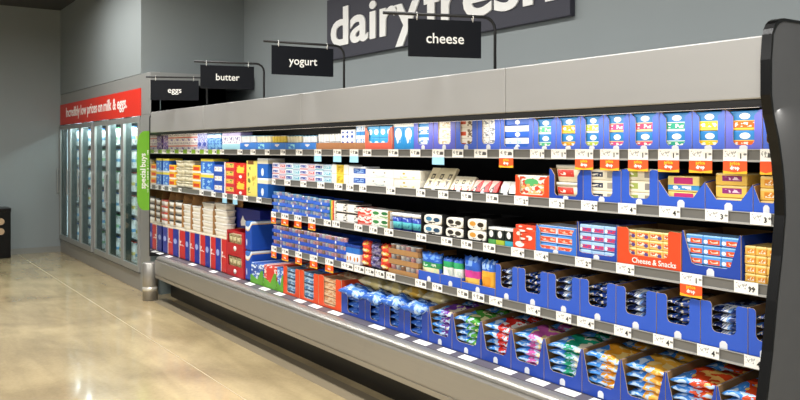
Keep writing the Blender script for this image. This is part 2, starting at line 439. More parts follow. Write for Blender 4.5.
def bottle_mesh(cap, lab):
    r, h = 0.045, 0.225
    b = MB(); b.lathe([(0,0),(r*.95,0),(r,0.006),(r,0.06),(r*1.005,0.061),(r*1.005,0.10),(r,0.101),(r,0.15),(r*.75,0.185),(0.02,0.205),(0.02,0.212),(0.023,0.213),(0.023,h),(0,h)],
                      12, mis=[0,0,0,0,2,2,0,0,0,0,0,1,1])
    return b.mesh('milk_bottle', [milk_mats[0], milk_mats[cap], milk_mats[lab]])
bmesh_k = [bottle_mesh(1, 2), bottle_mesh(3, 4), bottle_mesh(5, 6)]
bcol = ['blue', 'green', 'red']
for k, (x0, x1) in enumerate(dx):
    for i, z in enumerate(shz):
        n = 6
        kind = (k*2 + i*3 + (i*k) % 2) % 3 if random.random() < 0.7 else 0
        for q in range(n):
            x = x0 + 0.09 + (pitch-0.18)*q/(n-1)
            o = obj('milk_bottle', bmesh_k[kind], None, (x, YB + random.uniform(-.006, .006), z))
            tag(o, 'white milk bottle with %s cap, %s from left, %s shelf up, %s freezer door' % (bcol[kind], ORD[q], ORD[i], ORD[k]), 'milk bottle', 'milk bottles behind the freezer doors')
# ------------------------------------------------------------------ bollard, blade sign, black cabinet
bo = thing('corner_bollard', 'short round stainless steel bollard at the corner of the display case', 'bollard', (-8.80, 2.685, 0))
b = MB(); b.lathe([(0.0,0),(0.082,0),(0.082,0.40),(0.072,0.412),(0,0.414)], 24); obj('post', b.mesh('post', [M_steel]), bo)
b = MB(); b.lathe([(0.0825,0.10),(0.084,0.10),(0.084,0.15),(0.0825,0.15)], 24); obj('reflective_band', b.mesh('band', [simple('bright_band', '#d9d4c6', 0.25, metal=0.4)]), bo)
bl = thing('blade_sign', 'tall lime green blade sign reading special buys on the far end of the case', 'sign', (XF-0.016, YC, 1.0))
h0, h1 = 1.65+(149.5-210)*8.93/800 - 1.0, 1.65+(149.5-131)*8.93/800 - 1.0
ol = [(-0.012, h1)]
for a in range(0, 7):
    t = a/6*math.pi/2; ol.append((-0.06-0.085*math.sin(t), h1-0.17+0.17*math.cos(t)))
for a in range(0, 7):
    t = a/6*math.pi/2; ol.append((-0.06-0.085*math.cos(t), h0+0.13-0.13*math.sin(t)))
ol.append((-0.012, h0))
b = MB(); b.prism(ol, -0.006, 0.006, 'x'); obj('board', b.mesh('board', [M_lime]), bl)
wl, wid = words('special buys', 0.085, M_white, 0.0015, 0.0006)
for me, x in wl:
    me = me.copy()
    # lettering runs upward, its top towards -Y, seen from +X
    me.transform(Matrix(((0, -1, 0, 0), (0, 0, -1, 0), (1, 0, 0, 0), (0, 0, 0, 1))))
    obj('lettering', me, bl, (0.0075, -0.055, h0+0.24+x))
b = MB(); b.box(0.0062, -0.034, h0+0.2, 0.0068, -0.022, h1-0.2); obj('fine_print', b.mesh('fine_print', [pmat('fine_print', '#6fb02c', [('n', 0, 1, 0, 1, .5, 46, '#f2f4ea')], 0.5, ax='xz')]), bl)
bk = thing('recycling_cabinet', 'low black cabinet with two round beige discs against the far left wall', 'cabinet', (XE+0.22, 1.63, 0))
b = MB(); b.box(-0.2, -0.34, 0.0, 0.2, 0.34, 0.74, bev=0.01); b.box(-0.205, -0.345, 0.70, 0.206, 0.345, 0.76, bev=0.008); obj('body', b.mesh('body', [M_black]), bk)
for z in (0.56, 0.41):
    b = MB(); b.tube([(0.198, 0.20, z), (0.215, 0.20, z)], 0.05, 18); obj('round_disc', b.mesh('disc', [simple('beige_disc', '#b89a78', 0.5)]), bk)
b = MB(); b.box(0.2, -0.26, 0.42, 0.204, 0.05, 0.70); obj('paper_notice', b.mesh('notice', [M_white]), bk)
# ------------------------------------------------------------------ wall sign and hanging signs
xs0, xs1 = PX(327, YW-0.05), PX(570, YW-0.05)
zs0, zs1 = 2.555, 3.17
ws = thing('wall_sign', 'large slate wall sign reading dairy fresh in thick white letters', 'sign', ((xs0+xs1)/2, YW-0.001, zs0))
hw = (xs1-xs0)/2
b = MB(); b.box(-hw, -0.05, 0, hw, 0, zs1-zs0, bev=0.004); obj('board', b.mesh('board', [M_sign]), ws)
YS = YW-0.06
for wd, p0, p1 in (('dairy', 331, 420), ('fresh', 424, 556)):
    me = text_mesh(wd, 0.52, M_white, 0.011, 0.006, 'LEFT', 4)
    xs = [v.co.x for v in me.vertices]; k = (PX(p1, YS)-PX(p0, YS))/(max(xs)-min(xs))
    o = obj('lettering', me, ws, (PX(p0, YS) - min(xs)*k - (xs0+xs1)/2, -0.057, 0.135)); o.scale = (k, 1, 1)
def hanging(word, ppx, s0, s1, rend, ytop, ybot, yrod, ang, size):
    t = (ppx-400)/FOC; Yp = 3.0; X = Yp*(t*S-C)/(S+t*C)
    sn, cs = math.sin(math.radians(ang)), math.cos(math.radians(ang))
    def arm(px):           # distance from the post along the swivelled arm
        t = (px-400)/FOC; a, b = S+t*C, t*S-C
        return (X*a - Yp*b)/(sn*a - cs*b)
    L0, L1, LR = arm(s0), arm(s1), arm(rend); Lm = (L0+L1)/2; w = (L0-L1)/2
    mx, my = X-Lm*sn, Yp-Lm*cs; f = -mx*C + my*S
    zt, zb, zr = [EYE + (HZ-y)*f/FOC for y in (ytop, ybot, yrod)]
    br = thing('sign_bracket', 'black arched rod bracket on the canopy holding the %s sign' % word, 'sign bracket', (X, Yp, ZCT-0.01), 'sign brackets on the canopy', (0, 0, -math.radians(ang)))
    zr -= ZCT-0.01
    path = [(0, 0, 0), (0, 0, zr-0.07)] + [(0, -0.07+0.07*math.cos(a), zr-0.07+0.07*math.sin(a)) for a in (0.4, 0.8, 1.2, 1.57)] + [(0, -LR, zr)]
    b = MB(); b.tube(path, 0.009, 8); obj('rod', b.mesh('rod', [M_blackm]), br)
    b = MB(); b.box(-0.03, -0.03, 0, 0.03, 0.03, 0.006); obj('foot', b.mesh('foot', [M_blackm]), br)
    sg = thing('hanging_sign', 'small dark hanging sign reading %s above the display case' % word, 'sign', (mx, my, zb), 'hanging signs above the display case', (0, 0, -math.radians(ang)))
    h = zt-zb
    b = MB(); b.box(-0.004, -w, 0, 0.004, w, h, bev=0.001); obj('plate', b.mesh('plate', [M_navysign]), sg)
    obj('lettering', text_mesh(word, size, M_white, off=0.0007, ext=0.0006, res=4), sg, (0.0052, 0, h*.37), (0, 0, math.pi/2))
    g = zr + ZCT-0.01 - zt
    for q in (-1, 1):
        y = q*(w-.05); b = MB(); b.tube([(0, y, h-.012), (.006, y, h+.004), (.0125, y, h+g*.7), (0, y, h+g+.012), (-.0125, y, h+g*.7), (-.006, y, h+.004)], 0.0025, 6)
        obj('clip', b.mesh('clip', [M_whitep]), sg)
hanging('eggs', 207, 150.5, 198.7, 146, 80.3, 100.2, 77.3, 24, 0.081)
hanging('butter', 264, 200.3, 254, 194, 65.8, 89, 62.6, 14, 0.081)
hanging('yogurt', 344, 271.5, 333.2, 263.5, 47, 75.6, 43.5, 6.5, 0.081)
hanging('cheese', 495, 408, 481, 383, 20, 57.4, 15.3, 20, 0.081)
# ------------------------------------------------------------------ price tickets
M_ticket = pmat('printed_ticket', '#f8f7f2', [('t', .06, .55, .35, .85, 14, 5, '#b2b1ad'), ('r', .6, .9, .25, .75, '#f0efe8')], 0.5)
M_tickets = pmat('small_printed_ticket', '#f8f7f2', [('t', .1, .55, .3, .8, 8, 4, '#a5a4a0'), ('t', .6, .92, .3, .7, 6, 2, '#5a5958')], 0.5)
RN = {'top': 'top shelf', 'left': 'left bay second shelf', 'two': 'second shelf', 'three': 'third shelf', 'four': 'fourth shelf', 'deck': 'bottom deck'}
def tickets(row, zbot, lst, rail='grey rail'):
    for i, e in enumerate(lst):
        px0, px1, kind = e[0], e[1], e[2]; price = e[3] if len(e) > 3 else None
        x0, x1 = PX(px0, YL), min(PX(px1, YL), XN-.002); w = x1-x0
        kn = {'w': 'white', 'o': 'white and orange price drop', 'b': 'white and pale blue'}[kind]
        t = thing('price_ticket', '%s price ticket, %s from left on the %s rail' % (kn, ORD[i], RN[row]), 'price ticket', ((x0+x1)/2, YL-0.005, zbot), 'price tickets on the %s' % RN[row])
        hh = LIP+0.001
        b = MB(); b.box(-w/2, -0.001, 0.002, w/2, 0.0, hh); obj('card', b.mesh('card', [M_ticket if price else M_tickets]), t)
        if price:
            d = obj('price_figure', text_mesh(price[0], 0.029, M_ink, off=0.0009, ext=0.0003, res=1), t, (w*0.24, -0.0016, 0.012))
            obj('cents_figure', text_mesh(price[1], 0.013, M_ink, off=0.0003, ext=0.0003, res=1), t, (w*0.24+0.007+0.0115*len(price[0]), -0.0016, 0.024))
        if kind == 'o':
            b = MB(); b.box(-w/2, -0.0015, -0.048, w/2, -0.0005, 0.002)
            ww = w/2*1.0
            fl = obj('price_drop_flag', b.mesh('flag', [M_tagor]), t)
            b = MB(); b.prism([(-ww, -0.048), (ww, -0.048), (ww, -0.036), (0, -0.043), (-ww, -0.036)], -0.0022, -0.0016, 'y'); obj('yellow_edge', b.mesh('edge', [M_tagye]), fl)
            if w > 0.055:
                obj('lettering', text_mesh('price', 0.021, M_tagye, off=0.0008, ext=0.0003, res=1), fl, (0, -0.002, -0.0135)); obj('lettering', text_mesh('drop', 0.021, M_white, off=0.0008, ext=0.0003, res=1), fl, (0, -0.0024, -0.031))
        if kind == 'b':
            b = MB(); b.box(-w/2, -0.0015, -0.042, w/2, -0.0005, 0.002); obj('pale_blue_flag', b.mesh('flag', [M_tagbl]), t)
P1, P2, P3, P4 = ('1', '00'), ('2', '00'), ('3', '00'), ('4', '00')
g = [(162.4+8.4*i, 166.6+8.4*i, 'w') for i in range(7)]
tickets('top', Z1, g + [(220.5,224.5,'w'),(238,243,'w'),(251,256,'w'),(265.5,270,'w'),(281,286,'w'),(296.5,303,'w'),(315,322,'b'),(334,342,'b'),(350.5,359,'b'),(363.5,372,'w'),(389,399,'w'),(411,421,'w'),
        (433,445,'b'),(453,464,'w'),(475,488,'w'),(500,514,'o'),(531,545,'w',P1),(552,567,'w',P1),(576,594,'o',P1),(601,620,'o',P1),(629,649,'o',P1),(659,680,'o',P1),(690,713,'o',P1),(724,748,'o',P1),(761,773,'o')])
tickets('left', ZL2, [(162,165,'w'),(169,172,'w'),(179,182,'w'),(200,204,'w'),(212,216,'w'),(223,227.5,'b'),(233.5,238,'b'),(244,248.5,'w'),(257,262,'w')])
tickets('two', Z2, [(272.5,276,'w'),(285,291,'w'),(301,307,'w'),(318,325,'w'),(335,343,'w'),(347,354,'w'),(360,367,'w'),(387,396,'w'),(417,426,'w'),(439,449,'w'),(462,473,'w'),(487,499,'w'),(515,529,'w',P2),(550,565,'w',P2),
        (582,598,'w',P2),(619,637,'w',P4),(660,681,'w',P4),(706,729,'w',P3),(751,772,'w',P3)])
tickets('three', Z3, [(271.8,276.5,'o'),(282,289,'o'),(295,302,'o'),(309,316,'o'),(324.5,331.5,'w'),(333,340.5,'w'),(355,363,'w'),(370,378,'w'),(385,394,'w'),(417,427,'w'),(442,453,'w'),(462,473,'w'),(484,496,'w'),(512,525,'w',P4),(535,549,'w',P4),
        (576,592,'w',P2),(617,635,'w',P2),(681,703,'o',P1),(735,759,'w',('99','c'))])
tickets('four', Z4, [(272,277,'o'),(282.5,289,'o'),(296,302.5,'o'),(310.5,318,'o'),(326,334,'o'),(342,354,'w'),(355,365,'w'),(366,375,'w'),(376,385,'w'),(387,396,'w'),(416,427,'w'),(433,443,'w'),(458,469,'w'),(473,485,'w'),(490,503,'w',P4),
        (527,541,'w',P4),(557,572,'w',P4),(578,595,'w',P4),(615,632,'w',P4),(654,674,'w',P4),(698,720,'w',P4),(745,765,'w',P4)])
# tickets lying in the sloping rail of the bottom deck
dk = [(158,162),(167,171),(190,195),(211,216),(232,238),(247,253),(261,268),(276,283),(296,304),(311,320),(330,341),(371,383),(398,407),(416,429),(440,453),(461,474),(470,0),(497,514),(529,547),(558,578),(590,612),(622,646),(660,690),(706,738)]
k = 0
for px0, px1 in dk:
    if px1 == 0: continue
    YD = 2.806
    x0, x1 = PX(px0, YD), PX(px1, YD); w = x1-x0
    b = MB(); b.box(-w/2, -0.026, 0.0004, w/2, 0.026, 0.0016)
    o = obj('price_ticket', b.mesh('card', [M_ticket]), None, ((x0+x1)/2, YD, 0.4951), (math.atan2(0.0085, 0.062), 0, 0))
    tag(o, 'white price ticket lying in the deck rail, %s from left' % ORD[k], 'price ticket', 'price tickets on the bottom deck'); k += 1
# ------------------------------------------------------------------ product kinds
def m_box(w, d, h, mats, bev=0.004):
    def mk():
        b = MB(); b.box(-w/2, 0, 0, w/2, d, h, bev=min(bev, h*.2, w*.2)); return b.mesh('pack', mats)
    return cached(('box', round(w, 3), round(d, 3), round(h, 3), tuple(m.name for m in mats), bev), mk)
def m_pot(w, d, h, mats):
    r = w/2*0.96
    def mk():
        b = MB(); b.lathe([(0,0),(r*.78,0),(r*.8,h*.04),(r*.93,h*.86),(r,h*.88),(r,h*.93),(r*.96,h*.94),(0,h*.96)], 12, cy=r, mis=[0,0,0,1,1,1,1]); return b.mesh('pot', mats)
    return cached(('pot', round(w, 3), round(h, 3), tuple(m.name for m in mats)), mk)
def rrect(w, d, r, n=4):
    pts = []
    for cx, cy, a0 in ((w/2-r, d-r, 0), (-w/2+r, d-r, 90), (-w/2+r, r, 180), (w/2-r, r, 270)):
        for k in range(n+1):
            a = math.radians(a0 + 90*k/n); pts.append((cx+r*math.cos(a), cy+r*math.sin(a)))
    return pts
def m_tub(w, d, h, mats):
    """lidded rounded tub, slightly tapered"""
    def mk():
        b = MB(); r = min(w, d)*.25
        base = rrect(w*.86, d*.86, r*.86); top = rrect(w*.96, d*.96, r*.96)
        v0 = [b.bm.verts.new((p[0], p[1]+d*.07, 0)) for p in base]; v1 = [b.bm.verts.new((p[0], p[1]+d*.02, h*.78)) for p in top]
        f = b.bm.faces.new(list(reversed(v0))); n = len(v0)
        for i in range(n):
            f = b.bm.faces.new((v0[i], v0[(i+1)%n], v1[(i+1)%n], v1[i])); f.smooth = True
        b.bm.faces.new(v1)
        b.prism(rrect(w, d, r), h*.78, h*.97, 'z', 1, smooth=True)
        return b.mesh('tub', mats)
    return cached(('tub', round(w, 3), round(d, 3), round(h, 3), tuple(m.name for m in mats)), mk)
def m_oval(w, d, h, mats):
    """oval dip tub lying with its lid toward the front"""
    def mk():
        b = MB(); n = 18
        def ring(sx, sz, y): return [b.bm.verts.new((sx*w/2*math.copysign(abs(math.cos(2*math.pi*k/n))**.6, math.cos(2*math.pi*k/n)), y, h/2+sz*h/2*math.copysign(abs(math.sin(2*math.pi*k/n))**.6, math.sin(2*math.pi*k/n)))) for k in range(n)]
        rs = [ring(.9, .9, 0), ring(1, 1, .006), ring(1, 1, .016), ring(.85, .85, d)]
        for i in range(3):
            for k in range(n):
                f = b.bm.faces.new((rs[i][k], rs[i][(k+1)%n], rs[i+1][(k+1)%n], rs[i+1][k])); f.smooth = True
        b.bm.faces.new(rs[0]); b.bm.faces.new(rs[3]); return b.mesh('oval_tub', mats)
    return cached(('oval', round(w, 3), round(h, 3), mats[0].name), mk)
def m_bag(w, d, t, mats, seed=0):
    """pillow bag lying flat: sealed front and back ends, crumpled film"""
    def mk():
        rnd = random.Random(seed*31+5); b = MB(); nx, ny = 10, 12
        ph = [rnd.uniform(0, 6.28) for _ in range(8)]
        def hgt(u, v):
            e = (1-abs(u)**2.6)*(1-abs(v)**3.2)
            c = 0.16*math.sin(5.1*u+ph[0]+2.2*v)+0.13*math.sin(7*v+ph[1]+3*u)+0.10*math.sin(11*u-6*v+ph[2])
            return t*0.5*max(0, e)**.6*(1+c)
        top, bot = {}, {}
        for i in range(nx+1):
            for k in range(ny+1):
                u, v = i/nx*2-1, k/ny*2-1
                x = u*w/2*(1-0.03*math.cos(3*v+ph[3])); y = (v+1)/2*d + 0.006*math.sin(9*u+ph[4])*abs(v)**6
                wv = 0.005*math.sin(8*u+ph[5]) * abs(v)**4
                hz = hgt(u, v); edge = i in (0, nx) or k in (0, ny)
                top[i,k] = b.bm.verts.new((x, y, t*.5 + hz + wv))
                bot[i,k] = top[i,k] if edge else b.bm.verts.new((x, y, t*.5 - hz*.96 + wv))
        for i in range(nx):
            for k in range(ny):
                f = b.bm.faces.new((top[i,k], top[i+1,k], top[i+1,k+1], top[i,k+1])); f.smooth = True
                f = b.bm.faces.new((bot[i,k], bot[i,k+1], bot[i+1,k+1], bot[i+1,k])); f.smooth = True
        return b.mesh('bag', mats)
    return cached(('bag', round(w, 3), round(d, 3), round(t, 3), mats[0].name, seed), mk)
def m_standbag(w, d, h, mats, seed=0):
    """bag standing upright: full belly, flat crimped top"""
    def mk():
        me = m_bag(w, h, d, mats, seed).copy()
        me.transform(Matrix(((1,0,0,0),(0,0,1,0),(0,1,0,0),(0,0,0,1)))); me.flip_normals()
        return me
    return cached(('sbag', round(w, 3), round(d, 3), round(h, 3), mats[0].name, seed), mk)
def m_slice(w, d, h, mats):
    """slim pack leaning back on its tray"""
    def mk():
        b = MB(); b.box(-w/2, 0, 0, w/2, 0.02, h, bev=0.003); me = b.mesh('slice_pack', mats)
        me.transform(Matrix.Rotation(math.radians(-32), 4, 'X')); return me
    return cached(('slice', round(w, 3), round(h, 3), mats[0].name), mk)
KIND = {'box': m_box, 'pot': m_pot, 'tub': m_tub, 'oval': m_oval}
ROWW = {1: [''], 2: ['lower', 'upper'], 3: ['bottom', 'middle', 'top'], 4: ['bottom', 'lower-middle', 'upper-middle', 'top'], 5: ['bottom', 'fourth', 'middle', 'second', 'top']}
SHELF = {'top': Z1+LIP-0.006, 'left': ZL2+LIP-0.006, 'two': Z2+LIP-0.006, 'three': Z3+LIP-0.006, 'four': Z4+LIP-0.006, 'deck': ZD}
def pos_label(desc, i, cols, r, rows, tail=''):
    s = desc
    if rows > 1: s += ', ' + ROWW[rows][r] + (' row' if cols > 1 else ' of its stack')
    if cols == 2: s += ', ' + ('left' if i == 0 else 'right')
    elif cols > 2: s += ', %s from left' % ORD[i]
    return s + tail
def grid(sh, px0, px1, ytop, cols, rows, kind, mats, name, cat, desc, D=0.12, yoff=0.02, zoff=0.0, tail='', group=None, xr=None, gap=0.002, Y0=YL, jit=0.0015, extra=None):
    Y = Y0 + yoff
    X0, X1 = xr if xr else (max(PX(px0, Y), XF+.004), min(PX(px1, Y), XN-.004))
    zs = SHELF[sh] + zoff if sh else zoff
    H = PZ((px0+px1)/2, ytop, Y) - zs
    w = (X1-X0)/cols; h = H/rows
    ml = mats if isinstance(mats[0], (list, tuple)) else [mats]
    for i in range(cols):
        mt = list(ml[i % len(ml)])
        for r in range(rows):
            ww = w-gap
            if kind == 'bagflat': me = m_bag(ww, D, h*1.12, mt, (i*3+r) % 4)
            elif kind == 'sbag': me = m_standbag(ww, D, h, mt, (i+r) % 4)
            elif kind == 'slice': me = m_slice(ww, D, h/math.cos(math.radians(32)), mt)
            else: me = KIND[kind](ww, D, h-0.0008, mt)
            o = obj(name, me, None, (X0+w*(i+.5), Y + random.uniform(0, jit*2), zs + r*h), (0, 0, random.uniform(-.012, .012) if jit else 0))
            tag(o, pos_label(desc[i % len(desc)] if isinstance(desc, list) else desc, i, cols, r, rows, tail), cat, group or (desc[0] if isinstance(desc, list) else desc))
            if extra: extra(o, ww, h)
# cartons --------------------------------------------------------------
def cut_outline(w, H, style, post=0.17, low=0.3):
    p = post*w; lo = low*H
    if style == 'U':
        r = min(0.022, p*.9); ro = min(0.016, p*.5)
        pts = [(-w/2, 0), (w/2, 0), (w/2, H-0.002)]
        def arc(cx, cz, rr, a0, a1, n=5): return [(cx+rr*math.cos(math.radians(a0+(a1-a0)*k/n)), cz+rr*math.sin(math.radians(a0+(a1-a0)*k/n))) for k in range(n+1)]
        pts += arc(w/2-p+ro, H-ro, ro, 90, 180) + arc(w/2-p-r, lo+r, r, 0, -90) + arc(-w/2+p+r, lo+r, r, 270, 180) + arc(-w/2+p-ro, H-ro, ro, 0, 90)
        return pts + [(-w/2, H-0.002)]
    if style == 'V':
        return [(-w/2, 0), (w/2, 0), (w/2, H), (w/2-.02*w, H), (w/2-p, lo+.04*H), (w/2-p-.07*w, lo), (-w/2+p+.07*w, lo), (-w/2+p, lo+.04*H), (-w/2+.02*w, H), (-w/2, H)]
    if style == 'C':      # chamfered mouth
        c = min(.14*w, .2*H)
        return [(-w/2, 0), (w/2, 0), (w/2, H*.97), (w/2-p*.35, H*.97), (w/2-p, H*.97-c), (w/2-p, lo+.012), (w/2-p-.012, lo), (-w/2+p+.012, lo), (-w/2+p, lo+.012), (-w/2+p, H*.97-c), (-w/2+p*.35, H*.97), (-w/2, H*.97)]
    if style == 'P':      # peaked corners, wide low front
        return [(-w/2, 0), (w/2, 0), (w/2, H), (w/2-.24*w, lo), (-w/2+.24*w, lo), (-w/2, H)]
    if style == 'low':
        return [(-w/2, 0), (w/2, 0), (w/2, lo), (-w/2, lo)]
def carton(sh, px0, px1, ytop, label, D=0.28, style='U', post=0.17, low=0.3, front=None, inside=None, badge=True, rise=0.0, group=None, Y0=YL, yoff=0.006, name='display_carton', zoff=0.0, cat='carton', edge=None):
    front = front or M_blue; inside = inside or M_brown
    Y = Y0+yoff; X0, X1 = max(PX(px0, Y)+0.001, XF+.004), min(PX(px1, Y)-0.001, XN-.003); w = X1-X0
    zs = SHELF[sh]+zoff; H = PZ((px0+px1)/2, ytop, Y)-zs
    t = thing(name, label, cat, ((X0+X1)/2, Y, zs), group)
    b = MB(); th = 0.002
    b.box(-w/2, 0.004, 0, w/2, D, 0.003, 1)
    for s in (-1, 1):
        xo, xi, xm = s*w/2, s*(w/2-2*th), s*(w/2-th)
        for xa, xb, mi in ((min(xo, xm), max(xo, xm), 0), (min(xm, xi), max(xm, xi), 1)):
            b.prism([(0.004, 0.003), (D, 0.003), (D, H+rise), (0.004, H)], xa, xb, 'x', mi, 1 if mi else 2)
    b.box(-w/2+2*th, D-2*th, 0.003, w/2-2*th, D, H+rise, 1)
    obj('tray_body', b.mesh('tray_body', [front, inside, edge or M_cut]), t)
    b = MB(); b.prism(cut_outline(w, H, style, post, low), 0, 0.0036, 'y', 0, 1, 2); obj('front_panel', b.mesh('front_panel', [front, edge or M_cut, inside]), t)
    if badge:
        bw = min(0.017, w*.12); lo = low*H; bh = min(0.032, lo*.8); z0 = 0.004
        b = MB(); b.prism([(-bw, z0), (bw, z0), (bw, z0+bh*.7), (bw*.45, z0+bh), (-bw*.45, z0+bh), (-bw, z0+bh*.7)], -0.0012, -0.0002, 'y')
        obj('badge', b.mesh('badge', [simple('white_badge', '#dfe2e8', 0.4)]), t)
    return X0+0.006, X1-0.006
# ------------------------------------------------------------------ printed papers
def P(name, base, *layers, **k): return pmat(name, base, layers, **k)
pk_lilac = P('print_lilac', '#8d8fd6', ('n',0,1,0,1,5,7,'#c8d4f4'), ('e',.5,.35,.35,.12,'#3f55b4'))
pk_sky = P('print_sky', '#7fb7e6', ('n',0,1,0,1,4,6,'#3f78c8'), ('h',.75,.9,'#e8f2fa'))
pk_pinkw = P('print_white_red', '#eee6e6', ('h',.42,.54,'#d8402f'), ('t',.05,.95,.6,.92,5,4,'#b7a9b8'), ('t',.05,.95,.08,.36,5,4,'#8f7fb6'))
pk_lilw = P('print_lilac_white', '#e9e6f2', ('h',.7,1,'#a89fd6'), ('t',.05,.95,.1,.6,6,4,'#4b4a86'))
yo_cream = simple('pot_cream', '#f0e7c4', 0.4); yo_yel = simple('pot_yellow', '#efd45a', 0.4); yo_white = simple('pot_white', '#eef0f2', 0.4)
yo_blue = simple('pot_blue', '#8fb8ea', 0.4); foil = simple('foil_lid', '#dfe5ea', 0.25, metal=0.3); foil_b = simple('foil_lid_blue', '#6fb5df', 0.3)
foil_p = simple('foil_lid_pink', '#e6bcc6', 0.3); yo_pink = simple('pot_pink', '#eab0b6', 0.4); yo_purp = simple('pot_purple', '#b6a8da', 0.4); yo_cho = simple('pot_brown', '#b08a72', 0.4); yo_grey = simple('pot_grey', '#d4d7de', 0.4)
pk_dot = P('print_white_dots', '#f2f4f6', ('e',.5,.3,.28,.16,'#2450a8'), ('e',.5,.72,.24,.12,'#2450a8'))
pk_bw = P('print_blue_white', '#e9f1f8', ('h',.15,.48,'#2f86d0'), ('t',.1,.9,.55,.9,5,4,'#4c86c8'))
pk_bwc = P('print_blue_white_cup', '#3fa0dc', ('e',.5,.5,.33,.24,'#eef6fb'), ('t',.3,.7,.4,.6,8,6,'#2a4f9a'))
pk_cheeseW = P('print_white_cream', '#f0ece2', ('t',.35,.95,.1,.8,7,6,'#c7b28e'), ('v',0,.08,'#d9c9a4'))
pk_cheeseR = P('print_white_rust', '#f0ece4', ('r',.1,.42,.25,.6,'#c8502f'), ('t',.5,.95,.1,.8,6,6,'#7a6650'))
pk_cheeseG = P('print_white_grey', '#f1f1f0', ('t',.1,.9,.15,.85,7,6,'#7f8794'), ('v',.45,.52,'#c9ccd4'))
pk_pair = P('print_white_sky', '#f4f8fb', ('h',.62,1,'#cfe1f4'), ('v',.485,.515,'#9ab6da'))
def slab(nm, accent, side='#f1f3f5', top='#2f7fc4'):
    return P('slab_'+nm, side, ('r',.0,1,.5,1,top), ('e',.5,.72,.16,.16,'#f2f6fa'), ('r',.0,1,.12,.46,accent), ('t',.2,.8,.18,.4,7,5,'#f3efe6'))
sl_teal, sl_or, sl_gr, sl_pk, sl_rd, sl_tl, sl_ye, sl_o2 = slab('teal', '#58b98c'), slab('orange', '#eba02a', '#f2c25a'), slab('lime', '#b4cc4a'), slab('pink', '#cf4c88', '#f0cf86'), slab('rose', '#d6476f', '#efd9a0'), slab('jade', '#2f9f86'), slab('yellow', '#f2c22c', '#f4d25c'), slab('tangerine', '#e8641f', '#f3c64e')
pk_mini = [P('mini_a', '#e9e6ee', ('r',.1,.9,.35,.75,'#3550a8'), ('h',0,.22,'#d98a8e'), ('t',.2,.8,.4,.7,6,4,'#f2f0f4')),
           P('mini_b', '#e6d2d6', ('r',.1,.9,.3,.7,'#d0525e'), ('t',.1,.9,.35,.65,6,4,'#f3eaec'), ('h',.82,1,'#b9b7cf')),
           P('mini_c', '#e8eef4', ('r',.1,.9,.3,.75,'#2b48a0'), ('h',0,.2,'#7fc4d8'), ('t',.2,.8,.4,.7,6,4,'#eef2f6')),
           P('mini_d', '#cfe6ee', ('r',.08,.92,.3,.7,'#57b2cc'), ('t',.1,.9,.35,.65,6,4,'#eaf4f8'), ('h',.85,1,'#a4b4cc'))]
pk_yelw = P('pack_white_yellow', '#f0eee6', ('v',.3,.75,'#efd046'), ('t',.35,.7,.2,.8,5,7,'#c9a42c'))
pk_blw = P('pack_white_blue', '#eef1f4', ('r',.3,1,.25,.8,'#2759b8'), ('t',.35,.9,.35,.7,5,5,'#9fc0ea'))
pk_plain = P('pack_plain_white', '#f2eee2', ('e',.3,.62,.03,.09,'#8d8a84'), ('e',.7,.62,.03,.09,'#8d8a84'), ('t',.3,.7,.15,.35,7,6,'#b9c7c4'))
pk_plainy = P('pack_plain_yellow', '#f2eee0', ('e',.4,.62,.05,.1,'#b9a13c'), ('t',.25,.8,.1,.3,7,6,'#d8cf7a'))
pk_slice = P('slice_cream', '#ece0bc', ('r',.38,.78,.52,.74,'#2c2a26'), ('r',.45,.7,.57,.69,'#ded2b0'), ('t',.3,.85,.22,.45,6,5,'#75695a'))
pk_slice2 = P('slice_cream_red', '#ebe2c8', ('r',.35,.75,.55,.78,'#2c2a26'), ('r',.42,.68,.6,.73,'#ded2b0'), ('t',.2,.9,.2,.46,5,4,'#b0392c'))
pk_redtri = P('red_wedge_pack', '#d0211f', ('e',.35,.35,.2,.3,'#1c1717'), ('e',.35,.3,.09,.14,'#efe6de'), ('s',-1.2,-.35,'#e8b4a4'))
pk_bwtri = P('white_black_wedge', '#e6e3da', ('s',.6,.42,'#1d1c1c'), ('e',.6,.6,.2,.24,'#f4f2ec'))
pk_pic = P('picture_pack', '#ece3d6', ('n',.05,.95,.15,.95,6,6,'#cf4a34'), ('e',.45,.68,.22,.18,'#58b06a'), ('n',.1,.9,.1,.6,9,8,'#d8b06a'), ('h',0,.14,'#f2f0ec'))
pk_tubred = P('tub_red_label', '#efe3c6', ('r',.12,.72,.3,.72,'#cc3a2a'), ('t',.2,.64,.4,.62,6,4,'#f2e2d6'))
pk_lidclear = simple('tub_lid_pale', '#d8d4c8', 0.25)
pk_grn = P('pack_beige_navy', '#e9e2cc', ('r',.1,.5,.3,.75,'#26304c'), ('t',.15,.45,.4,.65,6,4,'#e6e2d6'), ('r',.62,.86,.25,.8,'#a49f94'))
pk_grn2 = P('pack_beige_green', '#ece6ce', ('r',.05,.42,.3,.8,'#9fae5a'), ('t',.1,.38,.4,.7,6,4,'#e9e6d2'), ('r',.62,.88,.25,.8,'#8f8a86'))
pk_yp = P('pack_yellow_pink', '#f2d982', ('h',.1,.42,'#3f8fd0'), ('r',.2,.8,.5,.92,'#c9357c'), ('t',.25,.75,.16,.36,6,4,'#f2f4f6'), ('e',.25,.26,.08,.12,'#f6f8fa'))
pk_yv = P('pack_yellow_violet', '#efc65c', ('r',.22,.85,.35,.8,'#8f2f78'), ('t',.3,.8,.45,.7,7,4,'#e9d0e0'), ('h',.86,1,'#f3dc98'))
pk_multi = P('pack_rainbow', '#e6dfd0', ('v',0,.3,'#4aa564'), ('v',.3,.55,'#e8c648'), ('v',.55,.8,'#d9432f'))
